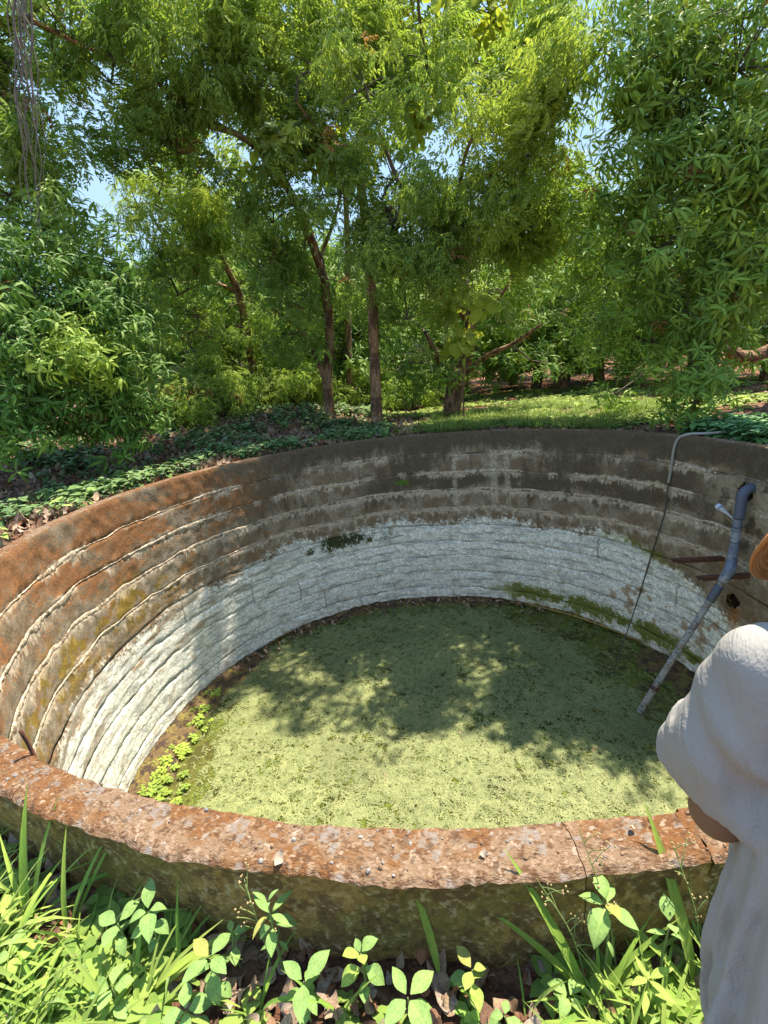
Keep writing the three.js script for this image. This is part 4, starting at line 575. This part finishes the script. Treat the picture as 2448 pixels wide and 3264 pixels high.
// ------------------------------------------------------------------ weeds in front
const veinMap = tex(128, 256, (u, v, c) => { const x = Math.abs(u - 0.5) * 2, mid = sm(0.06, 0.02, x), sv = sm(0.10, 0.03, Math.abs(((v * 9 - x * 1.6) % 1 + 1) % 1 - 0.5)) * 0.5, n = T(NB, u, v * 2); const k = 0.86 + 0.22 * n; c[0] = 226 * k; c[1] = 236 * k; c[2] = 222 * k; mixc(c, [255, 255, 235], Math.max(mid, sv * 0.6)); });
const mSeed = [[0.29, 0.44, 0.14], [0.34, 0.49, 0.15], [0.44, 0.55, 0.12], [0.48, 0.44, 0.12]].map((c) => new THREE.MeshPhysicalMaterial({ color: L(...c), map: veinMap, roughness: 0.72, transmission: 0.28, thickness: 0, ior: 1.4, specularIntensity: 0.7, side: THREE.DoubleSide }));
const mStem = new THREE.MeshStandardMaterial({ color: L(0.20, 0.27, 0.08), roughness: 0.7 });
const broad = [leafGeo({ len: 0.1, wid: 0.052, seg: 7, fold: 0.22, droop: 0.55, wave: 0.012, peak: 0.45, stalk: 0.12 }), leafGeo({ len: 0.1, wid: 0.066, seg: 7, fold: 0.15, droop: 0.4, wave: 0.02, peak: 0.5, stalk: 0.12 }), leafGeo({ len: 0.1, wid: 0.03, seg: 7, fold: 0.25, droop: 0.5, peak: 0.42, stalk: 0.08 })];
const broadDroop = [[0.056, 1.2], [0.062, 1.0], [0.027, 1.3]].map(([wid, droop]) => leafGeo({ len: 0.1, wid, seg: 7, fold: 0.45, droop, wave: 0.03, peak: 0.45, stalk: 0.12 }));
function seedling(label, x, z, h, whorls, tone, seed, lean = [0, 0]) {
  const R = rng(seed), y = gh(x, z) - 0.01, t = thing('weed_seedling', label, 'plant', V(x, y, z)), top = V(lean[0], h, lean[1]);
  mesh('stem', tube([V(0, -0.02, 0), V(lean[0] * 0.3 + (R() - 0.5) * 0.02, h * 0.5, lean[1] * 0.3), top], [0.0045, 0.0035, 0.002], 6, 0, 1, 5), mStem, t);
  for (const [f, n, len, kind, pitch, az0] of whorls) for (let k = 0; k < n; k++) { const p = V(lean[0] * f * f, h * f, lean[1] * f * f), m = mesh('leaf', (R() < 0.3 ? broadDroop : broad)[kind], R() < 0.03 ? mSeed[3] : mSeed[(tone + (R() < 0.3 ? 1 : 0)) % 3], t); m.position.copy(p); m.quaternion.copy(Q(-pitch + (R() - 0.5) * 0.4, az0 + k / n * TAU + (R() - 0.5) * 0.35, (R() - 0.5) * 0.35)); m.scale.setScalar(len / 0.1 * (0.55 + R() * 0.45)); }
  return t;
}
const weedPos = (x, y, Y) => { const d = bearing(x, y); return V(0, CAM_Y, 0).addScaledVector(d, (Y - CAM_Y) / d.y); }; // where a sight line meets height Y
function weed(label, x, y, Y, whorls, tone, seed) { const p = weedPos(x, y, Y), th = Math.atan2(p.x - CX, -(p.z - CZ)), r = Math.max(RO + 0.05, Math.hypot(p.x - CX, p.z - CZ)), q = pol(th, r, 0); seedling(label, q[0], q[2], Y - gh(q[0], q[2]), whorls, tone, seed); }
weed('seedling with a whorl of oval leaves left of the front wall', 318, 1965, 0.22, [[1, 4, 0.085, 0, 0.5, 0.4], [0.8, 3, 0.085, 1, 0.1, 1.2], [0.55, 2, 0.06, 1, 0.1, 0]], 0, 301);
weed('smaller oval leaved seedling beside the leftmost whorled one', 252, 1990, 0.18, [[1, 3, 0.07, 1, 0.35, 2.2], [0.75, 2, 0.075, 0, 0, 0.6]], 0, 302);
weed('seedling with large pale leaves spread flat above dry leaves', 452, 2065, 0.20, [[1, 4, 0.095, 0, 0.35, 0.9], [0.8, 3, 0.09, 0, -0.1, 0.2], [0.5, 2, 0.06, 1, 0, 1]], 0, 303);
weed('tall narrow leaved weed against the front wall', 577, 1945, 0.30, [[1, 3, 0.06, 2, 1.0, 0.3], [0.85, 4, 0.08, 2, 0.5, 0.9], [0.7, 4, 0.085, 0, 0.1, 0.2], [0.5, 3, 0.07, 2, 0, 1]], 0, 304);
weed('young seedling with rounded yellow green leaves', 778, 2055, 0.20, [[1, 4, 0.055, 1, 0.7, 0.5], [0.75, 3, 0.07, 1, 0.1, 1.1], [0.5, 2, 0.05, 1, 0, 0]], 2, 305);
weed('seedling with four broad leaves in the middle of the front', 880, 2150, 0.15, [[1, 4, 0.10, 0, 0.35, 0.7], [0.75, 2, 0.09, 0, 0, 1.8]], 0, 306);
weed('seedling with two long leaves left of the middle', 655, 2115, 0.17, [[1, 3, 0.09, 0, 0.5, 2.2], [0.75, 3, 0.085, 0, 0, 0.6], [0.5, 2, 0.05, 1, 0, 0]], 0, 307);
weed('tall weed with glossy leaves reaching the right part of the rim', 1290, 1895, 0.32, [[1, 2, 0.08, 0, 0.9, 0.1], [0.96, 4, 0.10, 0, 0.2, 0.9], [0.85, 2, 0.07, 2, 0, 2.2], [0.6, 2, 0.06, 2, 0, 0.4]], 1, 308);
weed('small weed with one round upright leaf on the right', 1448, 1990, 0.26, [[1, 2, 0.06, 1, 0.9, 2.9], [0.85, 2, 0.06, 2, 0.2, 1.3]], 1, 309);
weed('low broad leaved weed at the bottom left corner', 30, 2060, 0.14, [[1, 4, 0.08, 1, 0.4, 0.4], [0.7, 3, 0.08, 1, 0, 1]], 1, 310);
weed('low weed with heart shaped leaves below the leftmost whorl', 240, 2130, 0.14, [[1, 4, 0.075, 1, 0.3, 0.1], [0.7, 3, 0.07, 1, 0, 1]], 1, 311);
weed('low yellow leaved weed on the left edge', 15, 1960, 0.14, [[1, 4, 0.06, 1, 0.5, 0.7], [0.7, 4, 0.06, 1, 0, 0.1]], 2, 312);
weed('small shaded weed at the bottom edge left of the middle', 400, 2180, 0.10, [[1, 4, 0.07, 1, 0.3, 0.3], [0.6, 2, 0.06, 1, 0, 1.5]], 0, 313);
weed('leafy weed in the grass beside the person', 1400, 2110, 0.16, [[1, 4, 0.07, 2, 0.6, 0.3], [0.8, 4, 0.07, 2, 0.2, 1], [0.5, 3, 0.06, 2, 0, 0]], 2, 314);
weed('small paired leaf weed right of the front middle', 1090, 2190, 0.10, [[1, 3, 0.06, 1, 0.4, 0.6], [0.6, 2, 0.05, 1, 0, 1.5]], 0, 315);
weed('bright weed right of the round yellow green one', 1020, 2090, 0.14, [[1, 3, 0.06, 1, 0.5, 1.6], [0.7, 3, 0.06, 1, 0, 0.1]], 2, 316);
weed('leafy weed under the wispy stems', 1230, 2150, 0.12, [[1, 4, 0.06, 0, 0.4, 0.6], [0.6, 3, 0.06, 0, 0, 1.5]], 1, 317);
weed('pale seedling at the front wall left of the tall narrow weed', 500, 2010, 0.16, [[1, 3, 0.05, 1, 0.5, 1.6], [0.7, 2, 0.05, 1, 0, 0.1]], 0, 318);
weed('small plant sprouting by the left far rim', 200, 1075, 0.52, [[1, 5, 0.13, 1, 0.4, 0.6], [0.7, 5, 0.13, 1, 0, 1.5]], 2, 319);
weed('small plant at the left edge of the far rim', 60, 1135, 0.5, [[1, 5, 0.12, 1, 0.4, 0.6], [0.7, 5, 0.12, 1, 0, 1.5]], 2, 320);
// grass plants: separate bent blades
const mBlade = [[0.33, 0.49, 0.08], [0.42, 0.54, 0.10], [0.26, 0.42, 0.07]].map((c) => new THREE.MeshPhysicalMaterial({ color: L(...c), map: veinMap, roughness: 0.75, transmission: 0.32, thickness: 0, ior: 1.4, specularIntensity: 0.7, side: THREE.DoubleSide }));
const blades = [0.35, 0.8, 1.5].map((d) => leafGeo({ len: 0.4, wid: 0.017, seg: 10, fold: 0.5, droop: d, peak: 0.35, stalk: 0 }));
function grassPlant(label, x, z, list, seed) { // list: [length, azimuth, steepness, bend kind, width factor]
  const R = rng(seed), t = thing('grass_plant', label, 'grass', V(x, gh(x, z) - 0.01, z));
  for (const [len, az, pitch, b, w = 1] of list) { const m = mesh('blade', blades[b], mBlade[Math.floor(R() * 3)], t); m.position.set((R() - 0.5) * 0.02, 0, (R() - 0.5) * 0.02); m.quaternion.copy(Q(-pitch, az, (R() - 0.5) * 0.5)); m.scale.set(len / 0.4 * w, len / 0.4, len / 0.4); }
}
const gp = (label, x, y, list, seed) => { const p = weedPos(x, y, 0.0), th = Math.atan2(p.x - CX, -(p.z - CZ)), r = Math.max(RO + 0.04, Math.hypot(p.x - CX, p.z - CZ)), q = pol(th, r, 0); grassPlant(label, q[0], q[2], list, seed); };
const fan = (n, len, seed, az = 0, spread = TAU) => { const R = rng(seed); return Array.from({ length: n }, (_, k) => [len * (0.6 + R() * 0.6), az + (R() - 0.5) * spread, 1.0 + R() * 0.45, Math.floor(R() * 3), 0.8 + R() * 0.5]); };
gp('single tall grass blade standing before the front wall', 950, 2130, [[0.38, 3.6, 1.38, 0, 1.5], [0.2, 0.6, 1.1, 1]], 401);
gp('short upright grass blade right of the front middle', 1140, 2200, [[0.26, 0.8, 1.4, 0, 1.5], [0.14, 3, 1.0, 1]], 402);
gp('long leaning grass blades under the wispy weed', 1290, 2190, [[0.48, -2.2, 1.22, 0, 1.5], [0.40, -2.0, 1.05, 1, 1.2], [0.34, -0.9, 1.1, 1], [0.3, 2.0, 1.2, 1]], 403);
gp('tall broad grass blades at the right end of the rim', 1500, 2150, [[0.52, -2.7, 1.36, 0, 1.6], [0.42, -2.0, 1.1, 1, 1.2], [0.36, -1.4, 0.9, 2, 1.2], [0.34, 2.8, 1.2, 1], [0.3, 1.2, 1.1, 1]], 404);
gp('grass clump against the person on the right', 1545, 2080, fan(8, 0.34, 51), 405);
gp('tall grass clump at the left end of the front wall', 70, 2010, [[0.48, 3.0, 1.4, 0, 1.5], [0.44, 2.7, 1.3, 0, 1.4], [0.46, 1.9, 1.0, 2, 1.2], [0.36, -2.4, 1.3, 1], [0.3, 0.5, 1.1, 1], [0.38, 2.2, 1.15, 1]], 406);
gp('arching grass clump on the left', 150, 2040, fan(9, 0.36, 52, 1.8, 3.4), 407);
gp('grass clump at the left edge', 15, 2120, fan(9, 0.38, 53), 408);
gp('long arching grass blade left of the middle', 300, 2180, [[0.42, 2.0, 0.9, 2, 1.3], [0.34, 1.5, 0.8, 2], [0.3, 3.2, 1.2, 1], [0.26, -1.5, 1.0, 1]], 409);
gp('thin upright grass blade beside the large pale seedling', 395, 2120, [[0.30, 3.1, 1.42, 0, 1.0], [0.2, 1.9, 0.9, 2]], 410);
gp('grass clump at the bottom left', 110, 2200, fan(10, 0.30, 54), 411);
gp('grass clump at the bottom right', 1420, 2200, fan(9, 0.28, 55), 412);
gp('grass blades at the bottom between the seedlings', 560, 2205, fan(6, 0.26, 56), 413);
gp('grass blades at the bottom edge below the wall middle', 740, 2205, fan(5, 0.2, 57), 414);
// wispy flowering weed
function wispy(label, x, y, h, dir, seed) {
  const p = weedPos(x, y, 0), th = Math.atan2(p.x - CX, -(p.z - CZ)), r = Math.max(RO + 0.05, Math.hypot(p.x - CX, p.z - CZ)), q = pol(th, r, 0), R = rng(seed), t = thing('flowering_weed', label, 'plant', V(q[0], gh(q[0], q[2]) - 0.01, q[2]));
  const buds = new MB(), bg = new THREE.SphereGeometry(0.0028, 5, 4);
  const main = [V(0, -0.02, 0), V(dir[0] * 0.35, h * 0.5, dir[1] * 0.35), V(dir[0], h, dir[1])], c = new THREE.CatmullRomCurve3(main);
  mesh('stem', tube(main, [0.003, 0.002, 0.001], 5, 0, 1, 6), mStem, t);
  for (let k = 0; k < 9; k++) { const a = c.getPoint(0.4 + k * 0.065), d = V(R() - 0.5, 0.35 + R() * 0.4, R() - 0.5).multiplyScalar(0.09), b = a.clone().add(d); mesh('branch', tube([a, a.clone().lerp(b, 0.5).add(V(0, 0.006, 0)), b], [0.0014, 0.0009], 4, 0, 1, 3), mStem, t); for (let j = 0; j < 3; j++) buds.add(bg, M4(b.clone().add(V((R() - 0.5) * 0.02, R() * 0.012, (R() - 0.5) * 0.02)), Q(0, 0, 0), 0.7 + R() * 0.6)); }
  mesh('buds', buds.geo(), new THREE.MeshStandardMaterial({ color: L(0.40, 0.30, 0.14), roughness: 0.7 }), t);
}
wispy('wispy branching weed leaning left across the front wall', 1270, 2120, 0.40, [-0.14, -0.02], 501);
wispy('wispy weed with tiny yellow buds rising over the rim', 1330, 2100, 0.50, [-0.10, -0.06], 502);
wispy('thin weed with buds beside the person', 1500, 2060, 0.44, [-0.10, -0.05], 503);
wispy('thin stemmed weed over the tall narrow leaved one', 590, 2090, 0.36, [-0.02, 0.0], 504);

// ------------------------------------------------------------------ the person at the right edge
function sdfMesh(fn, lo, hi, cell) { // surface nets
  const n = [0, 1, 2].map((k) => Math.ceil((hi[k] - lo[k]) / cell) + 1), [nx, ny, nz] = n, F = new Float32Array(nx * ny * nz), id = new Int32Array(nx * ny * nz).fill(-1), at3 = (i, j, k) => (k * ny + j) * nx + i;
  for (let k = 0; k < nz; k++) for (let j = 0; j < ny; j++) for (let i = 0; i < nx; i++) F[at3(i, j, k)] = fn(lo[0] + i * cell, lo[1] + j * cell, lo[2] + k * cell);
  const P = [], I = [];
  for (let k = 0; k < nz - 1; k++) for (let j = 0; j < ny - 1; j++) for (let i = 0; i < nx - 1; i++) {
    let sx = 0, sy = 0, sz = 0, c = 0; const f = (a, b, d) => F[at3(i + a, j + b, k + d)];
    const E = (a, b, d, e, g, h) => { const p = f(a, b, d), q = f(e, g, h); if ((p < 0) !== (q < 0)) { const t = p / (p - q); sx += a + (e - a) * t; sy += b + (g - b) * t; sz += d + (h - d) * t; c++; } };
    for (const u of [0, 1]) for (const v of [0, 1]) { E(0, u, v, 1, u, v); E(u, 0, v, u, 1, v); E(u, v, 0, u, v, 1); }
    if (c) { id[at3(i, j, k)] = P.length / 3; P.push(lo[0] + (i + sx / c) * cell, lo[1] + (j + sy / c) * cell, lo[2] + (k + sz / c) * cell); }
  }
  const quad = (a, b, c, d, flip) => { if (a < 0 || b < 0 || c < 0 || d < 0) return; flip ? I.push(a, c, b, a, d, c) : I.push(a, b, c, a, c, d); };
  for (let k = 1; k < nz - 1; k++) for (let j = 1; j < ny - 1; j++) for (let i = 1; i < nx - 1; i++) { const s = F[at3(i, j, k)] < 0;
    if (s !== (F[at3(i + 1, j, k)] < 0)) quad(id[at3(i, j - 1, k - 1)], id[at3(i, j, k - 1)], id[at3(i, j, k)], id[at3(i, j - 1, k)], !s);
    if (s !== (F[at3(i, j + 1, k)] < 0)) quad(id[at3(i - 1, j, k - 1)], id[at3(i - 1, j, k)], id[at3(i, j, k)], id[at3(i, j, k - 1)], !s);
    if (s !== (F[at3(i, j, k + 1)] < 0)) quad(id[at3(i - 1, j - 1, k)], id[at3(i, j - 1, k)], id[at3(i, j, k)], id[at3(i - 1, j, k)], !s); }
  const g = new THREE.BufferGeometry(), uv = []; for (let q = 0; q < P.length; q += 3) uv.push((P[q] + P[q + 2]) * 2, P[q + 1] * 2);
  g.setAttribute('position', new THREE.Float32BufferAttribute(P, 3)); g.setAttribute('uv', new THREE.Float32BufferAttribute(uv, 2)); g.setIndex(I); g.computeVertexNormals(); return g;
}
const cap = (x, y, z, a, b, ra, rb, fx = 1, fz = 1) => { // tapered capsule, optionally flattened
  const dx = (b[0] - a[0]), dy = (b[1] - a[1]), dz = (b[2] - a[2]), t = clamp(((x - a[0]) * dx + (y - a[1]) * dy + (z - a[2]) * dz) / (dx * dx + dy * dy + dz * dz)); return Math.hypot((x - a[0] - dx * t) / fx, y - a[1] - dy * t, (z - a[2] - dz * t) / fz) - (ra + (rb - ra) * t); };
const smin = (a, b, k) => { const h = clamp(0.5 + 0.5 * (b - a) / k); return b + (a - b) * h - k * h * (1 - h); };
{
  const PX = 0.66, PZ = -0.46, per = thing('person', 'person in a loose pale grey shirt and straw hat bending over the rim', 'person', V(PX, 0, PZ));
  const J = { hipL: [-0.09, 0.82, 0.05], hipR: [0.09, 0.82, 0.05], kneeL: [-0.10, 0.44, 0.0], kneeR: [0.10, 0.44, 0.0], ankL: [-0.10, 0.07, 0.06], ankR: [0.10, 0.07, 0.06], pel: [0, 0.88, 0.05], chest: [0.0, 1.12, -0.03], neck: [0.01, 1.29, -0.10], head: [0.02, 1.385, -0.16], shL: [-0.172, 1.225, -0.05], shR: [0.175, 1.235, -0.08], elL: [-0.178, 0.938, -0.088], elR: [0.26, 1.0, -0.08], wrL: [-0.02, 0.93, -0.21], wrR: [0.08, 0.97, -0.26] };
  const body = (x, y, z) => {
    let d = cap(x, y, z, J.pel, J.chest, 0.115, 0.13, 1.15, 0.8); d = smin(d, cap(x, y, z, J.chest, J.neck, 0.11, 0.05), 0.06); d = smin(d, cap(x, y, z, J.neck, J.head, 0.052, 0.05), 0.03);
    d = smin(d, Math.hypot((x - J.head[0]) / 0.92, (y - J.head[1] - 0.02) / 1.15, (z - J.head[2]) / 1.05) - 0.088, 0.03); d = smin(d, cap(x, y, z, [0.02, 1.375, -0.25], [0.02, 1.352, -0.262], 0.012, 0.016), 0.015);
    for (const s of [-1, 1]) d = smin(d, Math.hypot((x - J.head[0] - s * 0.085) / 0.4, y - J.head[1], (z - J.head[2] - 0.01) / 0.7) - 0.028, 0.008);
    for (const s of ['L', 'R']) { d = smin(d, cap(x, y, z, J['sh' + s], J['el' + s], 0.048, 0.038), 0.03); d = smin(d, cap(x, y, z, J['el' + s], J['wr' + s], 0.038, 0.026), 0.015); d = smin(d, cap(x, y, z, J['hip' + s], J['knee' + s], 0.085, 0.055), 0.04); d = smin(d, cap(x, y, z, J['knee' + s], J['ank' + s], 0.052, 0.036), 0.03); const a = J['ank' + s]; d = smin(d, cap(x, y, z, [a[0], 0.035, a[2] + 0.03], [a[0], 0.028, a[2] - 0.14], 0.036, 0.028), 0.03);
      const w = J['wr' + s], m = s === 'L' ? 1 : -1, hx = w[0] + m * 0.06; d = smin(d, cap(x, y, z, w, [hx, w[1] - 0.01, w[2] - 0.02], 0.026, 0.034, 1, 0.6), 0.02);
      for (let k = 0; k < 4; k++) { const b0 = [hx + m * 0.02, w[1] + 0.024 - k * 0.019, w[2] - 0.02], b1 = [hx + m * (0.052 - Math.abs(k - 1.3) * 0.006), b0[1] - 0.004, w[2] - 0.035], b2 = [hx + m * 0.062, b0[1] - 0.008, w[2] - 0.004]; d = smin(d, cap(x, y, z, b0, b1, 0.0095, 0.009), 0.005); d = smin(d, cap(x, y, z, b1, b2, 0.009, 0.008), 0.003); }
      d = smin(d, cap(x, y, z, [hx - m * 0.02, w[1] + 0.025, w[2] - 0.01], [hx + m * 0.03, w[1] + 0.052, w[2] - 0.02], 0.011, 0.009), 0.006); }
    return d; };
  mesh('body', sdfMesh(body, [-0.42, -0.02, -0.40], [0.42, 1.52, 0.20], 0.0085), new THREE.MeshPhysicalMaterial({ color: L(0.20, 0.10, 0.055), roughness: 0.6 }), per);
  // cloth: directional folds, a bell sleeve over the bent arm, armhole seam
  const wr = (x, y, z) => (T(NC, (x + z * 0.7) * 1.2 + 0.3, y * 0.25) - 0.5) * 0.026 + (T(NC, (x - y) * 0.8 + 0.2, (y + x) * 0.4 + z) - 0.5) * 0.016;
  const shirt = (x, y, z) => {
    const ang = Math.atan2(x, z + 0.02), low = sm(1.05, 0.6, y);
    let d = cap(x, y, z, [0, 0.55, 0.09], [0, 1.13, -0.02], 0.215, 0.148, 1.08, 0.95) + (0.008 * Math.sin(ang * 17 + T(NC, ang * 0.3, y * 0.4) * 9) + 0.006 * Math.sin(ang * 31 + y * 7)) * low;
    d = smin(d, cap(x, y, z, [-0.13, 1.21, -0.05], [0.14, 1.21, -0.07], 0.064, 0.064), 0.06); d = smin(d, cap(x, y, z, J.chest, [0.005, 1.265, -0.085], 0.12, 0.068), 0.05);
    const slv = (s, e, m) => {
      let q = cap(x, y, z, s, e, 0.058, 0.060); q = smin(q, cap(x, y, z, [s[0] + m * 0.01, 1.13, (s[2] + e[2]) / 2 + 0.01], [e[0] + m * 0.05, 0.99, e[2] + 0.045], 0.062, 0.080, 1, 0.95), 0.05);
      const t = (y - e[1]) / (s[1] - e[1]); q += 0.009 * Math.sin((t * 1.1 + (x * m) * 4 + z * 3) * 8 + T(NC, x * 1.2, z * 1.2 + y) * 9) * sm(1.0, 0.3, t) + 0.004 * Math.sin((x * m * 9 - y * 14 + z * 10) * 2.2);
      const hem = y - (e[1] - 0.030 - (x - e[0]) * m * 0.22 + 0.008 * Math.sin(z * 60 + x * 40)); q = Math.max(q, -hem);
      return q; };
    d = smin(d, slv(J.shL, [-0.188, 1.0, -0.125], 1), 0.003 + 0.02 * sm(1.08, 1.2, y)); d = smin(d, slv(J.shR, J.elR, -1), 0.018);
    for (const [s, m] of [[J.shL, -1], [J.shR, 1]]) { const pl = (x - s[0] - m * -0.035) * m * 0.94 + (1.25 - y) * 0.30; if (y > 1.08) d += 0.006 * Math.exp(-((pl / 0.007) ** 2)) - 0.003 * Math.exp(-(((pl - 0.014) / 0.009) ** 2)); }
    d = Math.max(d, 0.34 + 0.02 * Math.sin(x * 22) - y);
    return d + wr(x, y, z) * sm(1.30, 1.15, y); };
  const clothBump = tex(512, 512, (u, v, c) => { const q = 0.5 + 0.15 * (T(ND, u * 4, v * 4) - 0.5) + 0.8 * (T(NB, u * 1.5 + v * 0.6, v * 0.5) - 0.5); c[0] = c[1] = c[2] = q * 255; }, false);
  const mShirt = new THREE.MeshPhysicalMaterial({ color: L(0.33, 0.315, 0.285), roughness: 0.85, bumpMap: clothBump, bumpScale: 0.006, transmission: 0.08, thickness: 0 });
  mesh('shirt', sdfMesh(shirt, [-0.46, 0.28, -0.30], [0.46, 1.38, 0.36], 0.0068), mShirt, per);
  const pants = (x, y, z) => { let d = 9; for (const s of ['L', 'R']) { d = smin(d, cap(x, y, z, J['hip' + s], J['knee' + s], 0.098, 0.085), 0.04); d = smin(d, cap(x, y, z, J['knee' + s], [J['ank' + s][0], 0.1, J['ank' + s][2]], 0.084, 0.072), 0.03); } return Math.max(d, 0.08 - y) + wr(x, y, z) * 0.8; };
  mesh('trousers', sdfMesh(pants, [-0.30, 0.04, -0.16], [0.30, 0.98, 0.24], 0.012), new THREE.MeshStandardMaterial({ color: L(0.26, 0.28, 0.30), roughness: 0.9, bumpMap: clothBump, bumpScale: 0.004 }), per);
  // straw hat tipped forward
  const hat = new THREE.Group(); hat.name = 'hat'; hat.position.set(0.045, 1.425, -0.155); hat.rotation.set(-0.95, 0.1, 0.1); per.add(hat);
  const strawMap = tex(256, 256, (u, v, c) => { const q = 0.5 + 0.5 * Math.sin(v * TAU * 24), f = T(ND, u, v); c[0] = 190 * (0.8 + 0.2 * q); c[1] = 126 * (0.8 + 0.2 * q); c[2] = 66 * (0.8 + 0.2 * q); mixc(c, [120, 66, 26], sm(0.5, 0.75, f) * 0.5); });
  const mStraw = new THREE.MeshStandardMaterial({ map: strawMap, roughness: 0.8, side: THREE.DoubleSide });
  mesh('brim', new THREE.LatheGeometry([[0.095, 0.0], [0.13, -0.006], [0.17, -0.018], [0.19, -0.030], [0.193, -0.034], [0.190, -0.038], [0.168, -0.025], [0.13, -0.013], [0.095, -0.007]].map((q) => new THREE.Vector2(...q)), 48), mStraw, hat);
  mesh('hat_crown', new THREE.LatheGeometry([[0.0, 0.105], [0.05, 0.103], [0.08, 0.09], [0.092, 0.05], [0.097, 0.0], [0.093, -0.002], [0.088, 0.05], [0.05, 0.096], [0, 0.098]].map((q) => new THREE.Vector2(...q)), 40), mStraw, hat);
  mesh('hair', sdfMesh((x, y, z) => Math.max(Math.hypot((x - 0.02) / 0.93, (y - 1.405) / 1.15, (z + 0.155) / 1.05) - 0.094, Math.max(1.36 - y, -z - 0.20)), [-0.1, 1.33, -0.28], [0.14, 1.54, -0.02], 0.006), new THREE.MeshStandardMaterial({ color: L(0.02, 0.018, 0.016), roughness: 0.7 }), per);
  // eyes and mouth
  const face = (n, x, y, z, s, c) => { const m = mesh(n, new THREE.SphereGeometry(1, 12, 8), new THREE.MeshStandardMaterial({ color: L(...c), roughness: 0.5 }), per); m.position.set(x, y, z); m.scale.set(...s); };
  face('eye', -0.012, 1.40, -0.242, [0.013, 0.007, 0.008], [0.4, 0.38, 0.36]); face('eye', 0.052, 1.40, -0.242, [0.013, 0.007, 0.008], [0.4, 0.38, 0.36]); face('mouth', 0.02, 1.33, -0.238, [0.024, 0.006, 0.008], [0.16, 0.05, 0.04]);
}
// vine of dry roots hanging at the top left
{
  const R = rng(611), o = at(40, -20, 8.6), t = thing('hanging_vine', 'curtain of dry grey vines hanging at the top left', 'vine', o), m = new THREE.MeshStandardMaterial({ color: L(0.16, 0.13, 0.11), roughness: 1 });
  for (let k = 0; k < 13; k++) { const x0 = 10 + R() * 50, dx = 50 + (R() - 0.5) * 90, y1 = k < 10 ? 360 + R() * 180 : 150 + R() * 200, D = 8.4 + R() * 0.6, pts = []; for (let j = 0; j <= 6; j++) { const f = j / 6; pts.push(at(x0 + dx * f * y1 / 500 + (R() - 0.5) * 26, -30 + (y1 + 30) * f, D).sub(o)); } mesh('strand', tube(pts, [0.005 + R() * 0.011, 0.003], 5, 0.2, k, 4), m, t); }
}
renderer.render(scene, camera);
